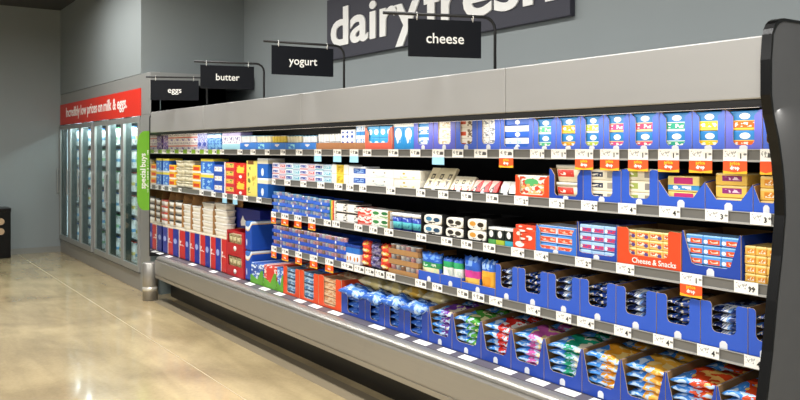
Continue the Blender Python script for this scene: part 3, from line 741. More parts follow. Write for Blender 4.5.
pk_wblk = P('pack_white_black', '#f1eee6', ('h',.86,1,'#2a2826'), ('r',.15,.75,.12,.8,'#f6f4f0'), ('n',.75,1,0,.9,4,6,'#3a3634'), ('n',0,.12,0,1,3,6,'#7f7468'))
pk_redw = P('pack_white_red', '#f1e9e2', ('n',.0,1,.0,1,4,4,'#dc3b2c'), ('r',.1,.9,.1,.3,'#e88a7c'))
pk_grw = P('pack_white_green', '#f0f0e6', ('e',.25,.62,.17,.2,'#3c8f4c'), ('e',.72,.66,.17,.2,'#2f7a42'), ('t',.1,.9,.1,.35,6,4,'#86b07c'), ('v',.9,1,'#b08650'))
pk_tubblue = P('tub_blue_teal', '#1f3fa6', ('h',.12,.5,'#67cfd8'), ('t',.15,.85,.55,.8,6,4,'#8fa6e0'), ('t',.15,.85,.2,.4,6,4,'#2d8fb0'))
M_lidw = simple('white_lid', '#f4f4f2', 0.35)
def dip(nm, c1, c2): return P('dip_'+nm, '#f1ede2', ('e',.3,.55,.16,.22,c1), ('e',.7,.5,.16,.22,c2), ('t',.2,.8,.1,.28,7,5,'#4a4640'))
dip_bl, dip_bk, dip_or, dip_y = dip('blue', '#3f7fa6', '#274a68'), dip('dark', '#2b2826', '#3a362c'), dip('amber', '#d89a3c', '#33291e'), dip('brown', '#8b6f4c', '#c8a060')
def cart(nm, c): return P('cup_'+nm, '#1c2422', ('h',0,.3,c), ('e',.5,.62,.26,.2,'#eef0ee'), ('h',.86,1,'#e9ebe8'))
cart_g, cart_y, cart_t = cart('green', '#5fae5c'), cart('lime', '#b3c83f'), cart('teal', '#45b3cc')
pk_redstar = P('pack_red_white', '#e04a2c', ('e',.3,.25,.2,.14,'#f4efe8'), ('e',.7,.6,.16,.12,'#f4efe8'), ('e',.25,.78,.1,.1,'#f0d8cc'))
pk_stick = P('sticks_orange', '#dfe6f0', ('r',.05,.95,.2,.75,'#e0553a'), ('t',.1,.9,.3,.65,6,4,'#f2c2ac'), ('h',.8,1,'#4f8fd8'), ('h',0,.14,'#3a78c8'))
pk_lb = P('pack_sky_pink', '#a8cdf0', ('r',.22,.98,.16,.62,'#c73b6c'), ('e',.14,.42,.12,.2,'#eef3f8'), ('t',.3,.9,.25,.55,6,4,'#4557b0'), ('h',0,.12,'#2b4fa8'))
pk_snk = P('snack_amber', '#f1c46a', ('r',.06,.92,.24,.74,'#d2642c'), ('t',.1,.9,.3,.7,6,4,'#f5ecd8'), ('e',.78,.34,.16,.22,'#5a4a8c'), ('h',.86,1,'#fae2a2'))
pk_bo = P('pack_blue_orange', '#5a9be0', ('r',.28,.95,.14,.64,'#e2582c'), ('e',.15,.38,.12,.2,'#eaf0f6'), ('t',.4,.85,.28,.5,6,4,'#f2d8c8'), ('h',0,.1,'#1f3a86'), ('h',.86,1,'#8fc1f0'))
pk_amber = P('pack_amber', '#f3c25c', ('r',.25,.98,.2,.7,'#e2902c'), ('t',.3,.9,.25,.65,6,5,'#f8ead0'), ('h',.8,1,'#f6d68c'))
# bag prints, seen from above (u across, v from front to back)
def bagp(nm, accent, pale, base='#3f8ade'):
    return P('bag_'+nm, pale, ('n',.0,1,.0,1,4,4,accent), ('e',-.1,.1,.86,.84,accent), ('e',-.15,.08,.60,.66,base), ('n',.4,1,.2,1,3,3,pale), ('n',.55,1,.45,1,4,5,accent), ('n',.0,.42,.0,.5,8,8,'#4f9ae8'), ('t',.05,.35,.12,.4,5,5,'#cfe4f8'), ('n',0,1,0,.14,6,14,'#b9d4f2'), ax='xy', rough=.22, spec=.6)
bag_purp, bag_grn, bag_red, bag_pink, bag_teal, bag_or, bag_ye, bag_rdo = bagp('purple', '#7a3fa6', '#e8d8b8'), bagp('green', '#4f9f3c', '#e9e2a8'), bagp('red', '#d8322a', '#f0ece6'), bagp('pink', '#cf5fae', '#f0d89c'), bagp('teal', '#22a07c', '#ece6cc'), bagp('orange', '#eda02c', '#f3cf7c'), bagp('amber', '#f0b040', '#f0cc80'), bagp('scarlet', '#dc4a22', '#f2bc66')
bag_bw = P('bag_blue_white', '#94bbee', ('n',0,1,0,1,6,5,'#5b93e0'), ('n',0,1,0,1,5,4,'#b9d4f2'), ('n',0,1,0,1,4,7,'#3a6cc8'), ax='xy', rough=.22, spec=.6)
bag_cheese = P('bag_pale_cheese', '#ecd994', ('n',0,1,0,1,6,6,'#f3e6bc'), ax='xy', rough=.3)
bag_chy = P('bag_gold_cheese', '#f0bf52', ('n',0,1,0,1,6,6,'#f6dc9a'), ax='xy', rough=.3)
bag_dk = P('bag_navy', '#2c4fa0', ('n',0,1,0,1,7,7,'#dfe8f4'), ('n',0,1,0,1,9,5,'#1c2e66'), ('n',.5,1,0,1,6,6,'#86b0ea'), ('n',0,1,0,.25,9,5,'#eef2f6'), ax='xy', rough=.22, spec=.6)
bag_dk2 = P('bag_navy_gold', '#27489c', ('n',0,1,0,1,6,7,'#e6dcc2'), ('n',0,1,0,1,8,6,'#17254c'), ('n',0,.5,0,1,6,5,'#4f8ad8'), ax='xy', rough=.22, spec=.6)
sb_green = P('pouch_green', '#2f66c8', ('n',0,1,.68,1,5,7,'#6f9fe4'), ('h',.42,.62,'#2b8f56'), ('r',.1,.9,.04,.42,'#e8dfb4'), ('n',.12,.88,.05,.4,9,8,'#cfe0b8'), ('t',.2,.8,.47,.58,7,10,'#cfe8d4'))
sb_white = P('pouch_white_green', '#eef0ec', ('h',.62,.82,'#2f9f62'), ('h',.82,1,'#2f5fb8'), ('n',.1,.9,.1,.55,5,5,'#cfe0d8'))
sb_pink = P('pouch_pink', '#2f5fc0', ('h',.38,.58,'#cf3f96'), ('r',.08,.92,.04,.38,'#edbf5c'), ('n',.1,.9,.7,.98,5,5,'#7fa8e8'))
sb_yel = P('pouch_yellow', '#2f66c4', ('r',.06,.94,.05,.66,'#efb23c'), ('r',.3,.7,.2,.5,'#e8942a'), ('n',.1,.9,.7,.98,6,5,'#9fc0ee'))
pk_milk = P('bottle_pair_blue', '#eef2f8', ('h',.55,.85,'#2f74cc'), ('h',.85,1,'#24408f'), ('e',.3,.25,.12,.12,'#d98a3c'), ('e',.72,.28,.12,.12,'#c8742c'))
pk_ry = P('pouch_red_yellow', '#d9322a', ('e',.5,.32,.36,.14,'#f0c860'), ('e',.5,.8,.34,.12,'#f0b050'), ('n',0,1,.0,1,5,7,'#e8542f'), ('e',.5,.32,.2,.08,'#f6e6c0'))
pk_pg = P('pouch_purple_grey', '#8d86a4', ('n',0,1,0,1,5,8,'#463f78'), ('n',0,1,.6,1,7,6,'#1f1c38'), ('h',.0,.1,'#dcd8e4'))
# ------------------------------------------------------------------ TOP SHELF
T = ', top shelf'
grid('top', 162.6, 167.8, 135.5, 1, 1, 'box', [P('print_purple','#7c5fae',('n',0,1,0,1,4,6,'#d0b8d8'))], 'yogurt_carton', 'yogurt carton', 'small purple yogurt carton near the far left end, top shelf')
grid('top', 168, 197, 133.2, 5, 2, 'box', [pk_pinkw], 'yogurt_multipack', 'yogurt multipack', 'white multipack with red stripe', tail=T)
grid('top', 197, 207, 133, 2, 1, 'box', [pk_lilac], 'yogurt_carton', 'yogurt carton', 'lilac carton right of white red-striped multipacks', tail=T)
grid('top', 207, 220.5, 133.5, 2, 1, 'box', [pk_sky], 'yogurt_carton', 'yogurt carton', 'sky blue yogurt carton above the lime strip end', tail=T)
grid('top', 222, 240, 144, 1, 1, 'box', [simple('tray_pale_blue','#a4d8ea',.5)], 'pack_tray', 'tray', 'pale blue tray under lilac and white multipacks, top shelf', zoff=0)
zt = PZ(231, 144, YL+.02) - SHELF['top']
grid('top', 222, 240, 132.5, 3, 1, 'box', [pk_lilw], 'yogurt_multipack', 'yogurt multipack', 'lilac and white multipack on pale blue tray', tail=T, zoff=zt)
TR = [P('tray_blue_mark', '#3f7fd6', ('t',.3,.7,.2,.8,4,2,'#eadfe0')), P('tray_blue_mark2', '#3f7fd6', ('t',.2,.6,.2,.8,4,2,'#9fe0ea'))]
potsets = [[[yo_white, foil_b]], [[yo_cream, foil_b]], [[yo_yel, foil]], [[yo_cream, foil_b]], [[yo_white, foil_b]]]
pn = ['white', 'cream', 'yellow', 'pale cream', 'pale white']
for k in range(5):
    a, c = 240 + k*15.2, 240 + (k+1)*15.2
    carton('top', a, c, 142.8, 'low blue tray of small %s yogurt pots, top shelf' % pn[k], D=0.3, style='low', low=1.0, front=TR[k % 2], inside=M_blue, badge=False, name='pot_tray', cat='tray', group='blue pot trays on the top shelf')
    grid('top', a+.6, c-.6, 135.2, 5, 2, 'pot', potsets[k], 'yogurt_pot', 'yogurt pot', '%s yogurt pot in low blue tray' % pn[k], tail=T, zoff=0.0042, yoff=0.026)
for k, (a, c, yt, mt, ds, rows, cols) in enumerate([(316.5,340,133.5,[[yo_white, foil]],'small white yogurt pot in kraft tray',2,8), (340,355,129.5,[[pk_dot]],'white pack with navy dots in kraft tray',2,3), (355,365,125,[[pk_bw]],'blue and white pack in kraft tray',2,2)]):
    carton('top', a, c, 142.8, ['low kraft tray of small white pots, top shelf','low kraft tray of navy dotted packs, top shelf','short kraft tray of blue and white packs, top shelf'][k], D=0.3, style='low', low=1.0, front=M_kraft, badge=False, name='pot_tray', cat='tray', group='kraft trays on the top shelf')
    grid('top', a+.6, c-.6, yt, cols, rows, 'pot' if k == 0 else 'box', mt, 'yogurt_pot' if k == 0 else 'yogurt_pack', 'yogurt', ds, tail=T, zoff=0.0042, yoff=0.026)
xr = carton('top', 365, 392, 127, 'coral carton holding blue and white packs, top shelf', style='C', post=.13, low=.32, front=M_pinkred, badge=False)
grid('top', 365, 392, 126, 4, 2, 'box', [pk_bwc], 'yogurt_pack', 'yogurt', 'blue and white cup pack in coral carton', tail=T, zoff=.004, yoff=.016, xr=xr)
grid('top', 393, 413.5, 123.5, 2, 1, 'box', [P('cup_blue_tall','#2f8fd4',('e',.5,.62,.32,.22,'#f2f4f6'),('h',.88,1,'#eef0f0'),('t',.3,.7,.2,.5,4,6,'#d8e8f4'))], 'yogurt_pack', 'yogurt', 'tall blue pack with white cup picture', tail=T)
tops = [(413.8,433,'lilac',pk_bw,3,'blue and white cheese pack',M_lilac), (433.3,455.5,'violet',pk_cheeseW,3,'white cream cheese pack',M_lilac), (455.8,477,'blue',pk_cheeseR,3,'white cheese pack with rust label',M_blue1), (477.3,500,'blue',pk_cheeseG,3,'white cheese pack with grey label',M_blue1)]
for k, (a, c, cn, mt, rows, ds, fm) in enumerate(tops):
    xr = carton('top', a, c, 117 - k*1.2, '%s carton of %ss, %s of four narrow cartons, top shelf' % (cn, ds.split(' with')[0], ORD[k]), style='C', post=.22, low=.18, front=fm)
    grid('top', a, c, 118 - k*1.2, 1, rows, 'box', [mt], 'cheese_pack', 'cheese pack', ds, tail=', %s narrow carton, top shelf' % ORD[k], zoff=.004, yoff=.013, xr=xr)
xr = carton('top', 500.3, 533, 112.2, 'wide blue carton with three rows of white packs, top shelf', style='C', post=.12, low=.1, front=M_blue1)
b_blue = [P('sleeve_blue', '#2f62c8', ('r',.02,.98,.5,.96,'#f3f7fb'), ('v',.485,.515,'#9ab6da'), ('e',.5,.25,.08,.18,'#f2f4f8'), ('t',.1,.9,.55,.7,8,3,'#a9c9e8'))]
grid('top', 500.3, 533, 113, 1, 3, 'box', b_blue, 'cheese_pack', 'cheese pack', 'broad white and blue cheese pack in wide carton', tail=T, zoff=.004, yoff=.013, xr=xr)
tp = [(533.3,556,116.5,sl_teal,'teal'), (556.3,580.5,115,sl_or,'amber'), (580.8,603.5,113.8,sl_gr,'lime'), (603.8,629,112.4,sl_pk,'pink'), (629.3,659,111.2,sl_rd,'rose'), (659.3,692,110.5,sl_tl,'jade'), (692.3,725,109.2,sl_ye,'yellow'), (725.3,762.5,108.2,sl_o2,'tangerine')]
for k, (a, c, yt, mt, cn) in enumerate(tp):
    xr = carton('top', a, c, yt+.8, 'blue carton of blue and %s cheese slabs, top shelf' % cn, style='C', post=.21, low=.14, front=M_blue1 if k < 7 else M_lilac)
    grid('top', a, c, yt+2.2, 1, 2, 'box', [mt], 'cheese_slab', 'cheese pack', 'blue and %s cheese slab' % cn, tail=T, zoff=.004, yoff=.013, xr=xr, D=.2)
carton('top', 763, 786, 108, 'blue carton half hidden behind the black end panel, top shelf', style='C', post=.21, low=.14, front=M_blue1)
# ------------------------------------------------------------------ LEFT BAY SECOND SHELF
T = ', left bay second shelf'
lf = [(162.6,168.5,158.5,1,2,'blue and yellow tall pack',P('lf_by','#2f6fd0',('h',.84,1,'#e8d84a'),('n',.15,.9,.15,.75,4,5,'#9fd0f0'),('h',0,.12,'#e8ecf2'))),
      (168.8,174.5,164.8,1,3,'yellow pack with red label',P('lf_yr','#f0b82f',('r',.1,.9,.4,.8,'#d8421f'),('h',.08,.3,'#f4f0e6'))), (174.8,182.3,160.5,1,4,'cream round pack',P('lf_cr','#e6dfc4',('n',0,1,0,1,3,4,'#cfc6a6'),('h',0,.1,'#9a8f70'))),
      (182.6,192,160.5,1,4,'cream round pack',None), (192.3,200,165.3,1,3,'yellow pack with red label',None), (200.5,213,158.7,1,2,'blue and yellow tall pack',None), (213.3,223.5,164.8,1,3,'navy and white pack',P('lf_nw','#2f56b4',('r',.12,.85,.3,.8,'#ecebe6'),('t',.2,.8,.4,.7,5,4,'#b46a4c'))),
      (224,234.5,162.3,1,4,'red pack with picture panel',P('lf_rp','#d23a3f',('r',.2,.9,.35,.9,'#e6c25a'),('n',.25,.85,.4,.85,4,4,'#6f8a3c'),('v',0,.14,'#f0ece8'))), (235,245.5,163,1,2,'red pack with yellow lettering',P('lf_ry','#d82f26',('t',.15,.85,.4,.85,5,7,'#f2d84a'),('r',.2,.8,.38,.75,'#eccf46'),('e',.5,.15,.14,.1,'#f2f0ea'))),
      (246,256.5,160.8,1,1,'tall yellow pack',P('lf_ye','#efdf72',('t',.15,.4,.1,.85,3,8,'#6f7a3c'),('t',.5,.9,.3,.6,4,6,'#c8a83c'),('r',.15,.7,.9,1,'#8a5a30'))), (257,267.5,158.2,1,2,'blue pack with pale top band',P('lf_bl','#2766c0',('h',.72,.9,'#e8e2c6'),('h',.9,1,'#eef2f4'),('e',.5,.3,.13,.2,'#eef3f8')))]
seen = {}
last = {}
for a, c, yt, cols, rows, ds, mt in lf:
    mt = mt or last[ds]; last[ds] = mt
    seen[ds] = seen.get(ds, 0)+1
    side = ('left ' if seen[ds] == 1 else 'right ') if ds in ('yellow pack with red label', 'cream round pack', 'blue and yellow tall pack') else ''
    grid('left', a, c, yt, cols, rows, 'box' if 'round' not in ds else 'tub', [mt] if 'round' not in ds else [mt, mt], 'butter_pack', 'butter pack', side+ds, tail=T, D=.16)
# ------------------------------------------------------------------ SECOND SHELF
T = ', second shelf'
md = ['navy-labelled', 'red-labelled', 'navy and teal', 'pale teal']
grid('two', 272, 331, 163.6, 8, 3, 'box', [[m] for m in pk_mini], 'yogurt_multipack', 'yogurt multipack', [d+' yogurt multipack' for d in md], tail=T, group='yogurt multipacks on the second shelf')
grid('two', 331.5, 348, 164.6, 1, 2, 'box', [pk_yelw], 'dessert_pack', 'dessert pack', 'white and yellow dessert pack', tail=T)
grid('two', 348.3, 365, 166.5, 1, 2, 'box', [pk_blw], 'dessert_pack', 'dessert pack', 'white and blue dessert pack', tail=T)
grid('two', 365.3, 393, 169.3, 1, 2, 'box', [pk_plain], 'cheese_box', 'cheese box', 'plain white cheese box', tail=T)
grid('two', 393.3, 420, 170.3, 1, 2, 'box', [pk_plainy], 'cheese_box', 'cheese box', 'white cheese box with yellow marks', tail=T)
carton('two', 419.5, 447.5, 188.6, 'low dark tray of cream slice packs, second shelf', D=.3, style='low', low=1, front=M_blackm, inside=M_blackm, badge=True, name='slice_tray', cat='tray', edge=M_blackm)
grid('two', 422, 447, 168, 3, 1, 'slice', [pk_slice], 'cheese_slices', 'cheese slices', 'cream slice pack with black square label', tail=T, zoff=.004, D=.1)
carton('two', 447.8, 469, 190, 'low dark tray of cream and red slice packs, second shelf', D=.3, style='low', low=1, front=M_blackm, inside=M_blackm, name='slice_tray', cat='tray', edge=M_blackm)
grid('two', 448.5, 469, 176.5, 3, 1, 'slice', [pk_slice2], 'cheese_slices', 'cheese slices', 'cream slice pack with red writing', tail=T, zoff=.004, D=.1)
carton('two', 469.3, 496, 191.7, 'low dark tray of red wedge packs, second shelf', D=.3, style='low', low=1, front=M_blackm, inside=M_blackm, name='slice_tray', cat='tray', edge=M_blackm)
grid('two', 470, 495.5, 180.5, 3, 1, 'slice', [pk_redtri], 'cheese_wedge', 'cheese wedge', 'red cheese wedge pack with black spot', tail=T, zoff=.004, D=.1)
carton('two', 496.3, 514.8, 193.3, 'low dark tray of white and black wedge packs, second shelf', D=.3, style='low', low=1, front=M_blackm, inside=M_blackm, name='slice_tray', cat='tray', edge=M_blackm)
grid('two', 497, 514.5, 181.5, 2, 1, 'slice', [pk_bwtri], 'cheese_wedge', 'cheese wedge', 'white and black cheese wedge pack', tail=T, zoff=.004, D=.1)
xr = carton('two', 515.3, 549, 175, 'coral carton with a picture pack in its window, second shelf', style='C', post=.14, low=.14, front=M_orange, badge=False, D=.2)
grid('two', 515.3, 549, 175.4, 1, 1, 'box', [pk_pic], 'snack_pack', 'snack pack', 'picture snack pack inside coral carton, second shelf', zoff=.004, yoff=.013, xr=xr)
xr = carton('two', 549.3, 583, 168.5, 'blue carton of lidded tubs with red labels, second shelf', style='C', post=.16, low=.14, front=M_navy if False else M_blue2)
grid('two', 549.3, 583, 164.3, 1, 2, 'tub', [pk_tubred, pk_lidclear], 'cheese_tub', 'cheese tub', 'cream tub with red label in blue carton', tail=T, zoff=.004, yoff=.014, xr=(xr[0]+.012, xr[1]-.012), D=.12)
for k, (a, c, yt, mt, cn) in enumerate([(583.3,621,170,pk_grn,'navy'), (621.3,658,169.5,pk_grn2,'green')]):
    xr = carton('two', a, c, yt, 'blue carton of beige packs with %s labels, second shelf' % cn, style='U', post=.22, low=.2)
    grid('two', a, c, yt-.8, 1, 3, 'box', [mt], 'cheese_pack', 'cheese pack', 'beige cheese pack with %s label' % cn, tail=T, zoff=.004, yoff=.013, xr=xr)
for k, (a, c, yt, mt, cn, rows) in enumerate([(658.3,705,176,pk_yp,'pink',2), (705.3,753,177,pk_yv,'violet',2)]):
    xr = carton('two', a, c, 181 + k*3, 'blue peaked carton of yellow and %s packs, second shelf' % cn, style='P', low=.42, D=.3, rise=.04)
    grid('two', a, c, yt - (4 if k else 0), 1, 3 if k else 2, 'box', [mt], 'cheese_pack', 'cheese pack', 'yellow and %s cheese pack' % cn, tail=T, zoff=.004, yoff=.02, xr=(xr[0]+.028, xr[1]-.028))
xr = carton('two', 753.3, 790, 187, 'blue peaked carton of amber packs beside black end panel, second shelf', style='P', low=.42, D=.3, rise=.04)
grid('two', 753.3, 790, 176, 1, 3, 'box', [pk_amber], 'cheese_pack', 'cheese pack', 'amber cheese pack by the end panel', tail=T, zoff=.004, yoff=.02, xr=(xr[0]+.01, xr[1]-.01))
# ------------------------------------------------------------------ THIRD SHELF
def pot_trays(sh, px0, px1, ys, n, potm, cn, frontm, where, npots=6):
    """stacked trays of pots: ys gives the top of the pile at px0 and px1"""
    zs = SHELF[sh]
    for k in range(n):
        a = px0 + (px1-px0)*k/n; c = px0 + (px1-px0)*(k+1)/n
        yt = ys[0] + (ys[1]-ys[0])*(k+.5)/n
        H = PZ((a+c)/2, yt, YL+.01) - zs
        for r in range(3):
            z0 = H/3*r
            X0, X1 = PX(a, YL+.01)+.001, PX(c, YL+.01)-.001; w = X1-X0; hh = H/3*.44
            t = thing('pot_tray', 'blue tray of %s pots, %s tray of the %s pile from left, %s' % (cn, ROWW[3][r], ORD[k], where), 'tray', ((X0+X1)/2, YL+.01, zs+z0), 'blue pot trays on the '+where)
            b = MB(); b.box(-w/2, 0, 0, w/2, .3, .002); b.box(-w/2, 0, .002, w/2, .002, hh); b.box(-w/2, .298, .002, w/2, .3, hh); b.box(-w/2, .002, .002, -w/2+.002, .298, hh); b.box(w/2-.002, .002, .002, w/2, .298, hh)
            obj('tray_body', b.mesh('tray_body', [frontm]), t)
            b = MB(); b.prism([(-.009, hh*.25), (.009, hh*.25), (.009, hh*.8), (0, hh*1.05), (-.009, hh*.8)], -.0012, -.0002, 'y'); obj('badge', b.mesh('badge', [M_white]), t)
            pw = w/npots
            for q in range(npots):
                mm = potm[(q + r + k) % len(potm)]
                o = obj('yogurt_pot', m_pot(min(pw-.002, .06), .06, H/3-.004, mm), None, (X0+pw*(q+.5), YL+.010+.0028, zs+z0+.0022))
                tag(o, 'yogurt pot, %s from left, %s tray, %s blue pile, %s' % (ORD[q], ROWW[3][r], ORD[k], where), 'yogurt pot', 'yogurt pots in blue trays on the '+where)
pots_a = [[yo_blue, foil_b], [yo_grey, foil], [yo_blue, foil_b], [yo_white, foil_b], [yo_purp, foil]]
pots_b = [[yo_pink, foil_p], [yo_cho, foil], [yo_purp, foil_p], [yo_grey, foil], [yo_pink, foil]]
pot_trays('three', 272, 328.5, (190.2, 199.6), 4, pots_a, 'mixed pale', simple('tray_blue', '#3d6cd8', .42), 'third shelf', 5)
T = ', third shelf'
grid('three', 329, 335, 200.5, 1, 3, 'box', [pk_multi], 'yogurt_multipack', 'yogurt multipack', 'green yellow and red striped multipack', tail=T)
grid('three', 335.3, 357, 202.5, 2, 2, 'box', [pk_wblk], 'dessert_pack', 'dessert pack', 'white pack with black edges', tail=T)
grid('three', 357.3, 371, 208, 1, 2, 'box', [pk_redw], 'dessert_pack', 'dessert pack', 'white and red speckled pack', tail=T)
grid('three', 371.3, 389.5, 210.2, 1, 2, 'box', [pk_grw], 'dessert_pack', 'dessert pack', 'white pack with green rounds', tail=T)
grid('three', 390.3, 420, 213.2, 3, 1, 'tub', [pk_tubblue, M_lidw], 'yogurt_tub', 'yogurt tub', 'blue and teal tub with white lid', tail=T)
for k, (a, c, yt, mt, cn) in enumerate([(420.3,442,213.3,dip_bl,'blue'), (442.3,463.5,216.3,dip_bk,'dark'), (463.8,486.5,217.8,dip_or,'amber')]):
    xr = carton('three', a, c, yt, 'black carton of pale oval dip tubs with %s spots, third shelf' % cn, style='low', low=.1, front=M_blackm, inside=M_blackm, badge=False, edge=M_blackm)
    grid('three', a, c, yt+1, 1, 2, 'oval', [mt], 'dip_tub', 'dip tub', 'pale oval dip tub with %s spots' % cn, tail=T, zoff=.004, yoff=.016, xr=xr, gap=.012)
for k, (a, c, m_, cn) in enumerate([(487,495.3,cart_g,'green'), (495.5,504,cart_y,'lime'), (504.2,512.5,cart_t,'teal')]):
    grid('three', a, c, 226.8+k, 1, 1, 'box', [m_], 'dessert_cup', 'dessert cup', 'dark cup pack with %s base and white lid, third shelf' % cn, D=.08)
xr = carton('three', 513, 535.5, 229.5, 'orange-red carton printed with white spots, third shelf', style='U', post=.3, low=.3, front=pk_redstar, badge=False)
grid('three', 513, 535.5, 225, 1, 3, 'box', [pk_redstar], 'snack_pack', 'snack pack', 'red and white snack pack in spotted carton', tail=T, zoff=.004, yoff=.013, xr=xr)
xr = carton('three', 536, 576.5, 226, 'blue carton of orange cheese stick packs, third shelf', style='C', post=.1, low=.16, front=simple('mid_blue_carton', '#3572d2', .42))
grid('three', 536, 576.5, 226.5, 2, 3, 'box', [pk_stick], 'cheese_sticks', 'cheese sticks', 'blue and orange cheese stick pack', tail=T, zoff=.004, yoff=.013, xr=xr, D=.15)
xr = carton('three', 577, 617, 223.5, 'navy carton of sky blue and pink packs, third shelf', style='V', post=.06, low=.16, front=M_blue2, inside=M_navy)
grid('three', 577, 617, 225.5, 3, 4, 'box', [pk_lb], 'cheese_pack', 'cheese pack', 'sky blue and pink pack', tail=T, zoff=.004, yoff=.013, xr=xr)
xr = carton('three', 617.3, 681, 229.5, 'wide orange carton lettered cheese and snacks, third shelf', style='U', post=.19, low=.3, front=M_orange, badge=False)
grid('three', 617.3, 681, 231.5, 4, 4, 'box', [pk_snk], 'cheese_snack', 'cheese snack', 'amber cheese snack pack', tail=T, zoff=.004, yoff=.013, xr=(xr[0]+.02, xr[1]-.02))
car = [o for o in COL.objects if o.get('label', '').startswith('wide orange carton')][0]
wl, wid = words('Cheese & Snacks', 0.034, M_white, 0.0004, 0.0004)
for me, x in wl: obj('lettering', me, car, (.03-wid/2+x, -.0012, .016))
xr = carton('three', 682, 741, 233, 'blue carton with sloped mouth of blue and orange packs, third shelf', style='V', post=.17, low=.24, front=M_blue2)
grid('three', 682, 741, 236, 3, 4, 'box', [pk_bo], 'cheese_pack', 'cheese pack', 'blue and orange pack', tail=T, zoff=.004, yoff=.013, xr=(xr[0]+.004, xr[1]-.004))
grid('three', 744, 778, 247, 3, 4, 'box', [pk_amber], 'cheese_pack', 'cheese pack', 'amber cheese pack beside end panel', tail=T, D=.16)
# ------------------------------------------------------------------ FOURTH SHELF
pot_trays('four', 272, 345, (224.3, 238.0), 4, pots_b, 'mixed pink', simple('tray_deep_blue', '#2f57c4', .42), 'fourth shelf', 6)
T = ', fourth shelf'
grid('four', 345.3, 359.5, 245, 2, 1, 'box', [pk_milk], 'yogurt_drink', 'yogurt drink', 'white and blue yogurt drink pack', tail=T)
grid('four', 360, 368.3, 241, 1, 2, 'sbag', [pk_ry], 'yogurt_pouch', 'yogurt pouch', 'left red and yellow pouch', tail=T, D=.06)
grid('four', 368.6, 378.3, 243, 1, 2, 'sbag', [pk_pg], 'yogurt_pouch', 'yogurt pouch', 'purple and grey pouch', tail=T, D=.06)
grid('four', 378.6, 388, 244.5, 1, 2, 'sbag', [pk_ry], 'yogurt_pouch', 'yogurt pouch', 'right red and yellow pouch', tail=T, D=.06)
zs = SHELF['four']
pots_c = [[yo_pink, foil], [yo_grey, foil], [yo_cho, foil], [yo_white, foil], [yo_grey, foil_p]]
for r in range(3):
    H = PZ(403, 245, YL+.01)-zs; X0, X1 = PX(388.5, YL+.01), PX(418, YL+.01); w = X1-X0; hh = H/3*.5
    t = thing('pot_tray', 'kraft tray of mixed pots, %s of its pile, fourth shelf' % ROWW[3][r], 'tray', ((X0+X1)/2, YL+.01, zs+H/3*r), 'kraft pot trays on the fourth shelf')
    b = MB(); b.box(-w/2, 0, 0, w/2, .3, .002); b.box(-w/2, 0, .002, w/2, .002, hh); b.box(-w/2, .002, .002, -w/2+.002, .3, hh); b.box(w/2-.002, .002, .002, w/2, .3, hh)
    obj('tray_body', b.mesh('tray_body', [M_brown]), t)
    for q in range(6):
        o = obj('yogurt_pot', m_pot(w/6-.003, .06, H/3-.004, pots_c[(q+r) % 5]), None, (X0+w/6*(q+.5), YL+.017, zs+H/3*r+.0022))
        tag(o, 'yogurt pot in kraft tray, %s from left, %s tray, fourth shelf' % (ORD[q], ROWW[3][r]), 'yogurt pot', 'yogurt pots in kraft trays on the fourth shelf')
xr = carton('four', 418.5, 440, 272, 'low blue carton of green-banded pouches, fourth shelf', style='low', low=1, D=.3)
grid('four', 419, 439.5, 252.5, 1, 1, 'sbag', [sb_green], 'grated_cheese_pouch', 'cheese pouch', 'broad blue pouch with green band, fourth shelf', zoff=.02, yoff=.016, D=.05)
xr = carton('four', 440.3, 461, 276, 'low blue carton of white and green pouches, fourth shelf', style='low', low=1, D=.3)
grid('four', 441, 460.5, 258, 2, 1, 'sbag', [sb_white], 'grated_cheese_pouch', 'cheese pouch', 'slim white and green pouch', tail=T, zoff=.01, yoff=.016, D=.05)
xr = carton('four', 461.3, 495, 285, 'low blue carton of pink and yellow banded pouches, fourth shelf', style='low', low=1, D=.3)
grid('four', 461.8, 478.5, 256.5, 1, 1, 'sbag', [sb_pink], 'grated_cheese_pouch', 'cheese pouch', 'blue pouch with pink band and gold panel, fourth shelf', zoff=.004, yoff=.016, D=.05)
grid('four', 478.8, 494, 260, 1, 1, 'sbag', [sb_yel], 'grated_cheese_pouch', 'cheese pouch', 'blue pouch with big yellow panel, fourth shelf', zoff=.004, yoff=.016, D=.05)
uc = [495.3, 518, 548, 580, 616, 656.5, 700.5, 748]
utop = [262.5, 266.8, 272.5, 278, 285.5, 293, 300.5, 308]
for k in range(8):
    a, c = uc[k], (uc[k+1] if k < 7 else 797)
    yt = utop[k] + (3.2 if k < 7 else 4)
    xr = carton('four', a+.2, c-.2, yt, 'blue notched carton of cheese bags, %s from left of eight, fourth shelf' % ORD[k], style='U', post=.24, low=.36, group='blue notched cartons on the fourth shelf', D=.34, rise=.02)
    zs = SHELF['four']; H = PZ((a+c)/2, yt, YL+.006)-zs
    n = 5; w = xr[1]-xr[0]
    for r in range(n):
        hh = H*.86/n
        me = m_bag(w-.008, .29, hh*1.12, [bag_dk if k % 2 == 0 else bag_dk2], (k+r) % 4)
        o = obj('cheese_bag', me, None, ((xr[0]+xr[1])/2, YL+.014+random.uniform(0, .012), zs+.004+r*hh), (random.uniform(0, .03), random.uniform(-.03, .03), 0))
        tag(o, 'navy and white cheese bag, %s, in %s notched carton, fourth shelf' % (['bottom', 'second from bottom', 'middle', 'second from top', 'top'][r], ORD[k]), 'cheese bag', 'cheese bags in the notched cartons')
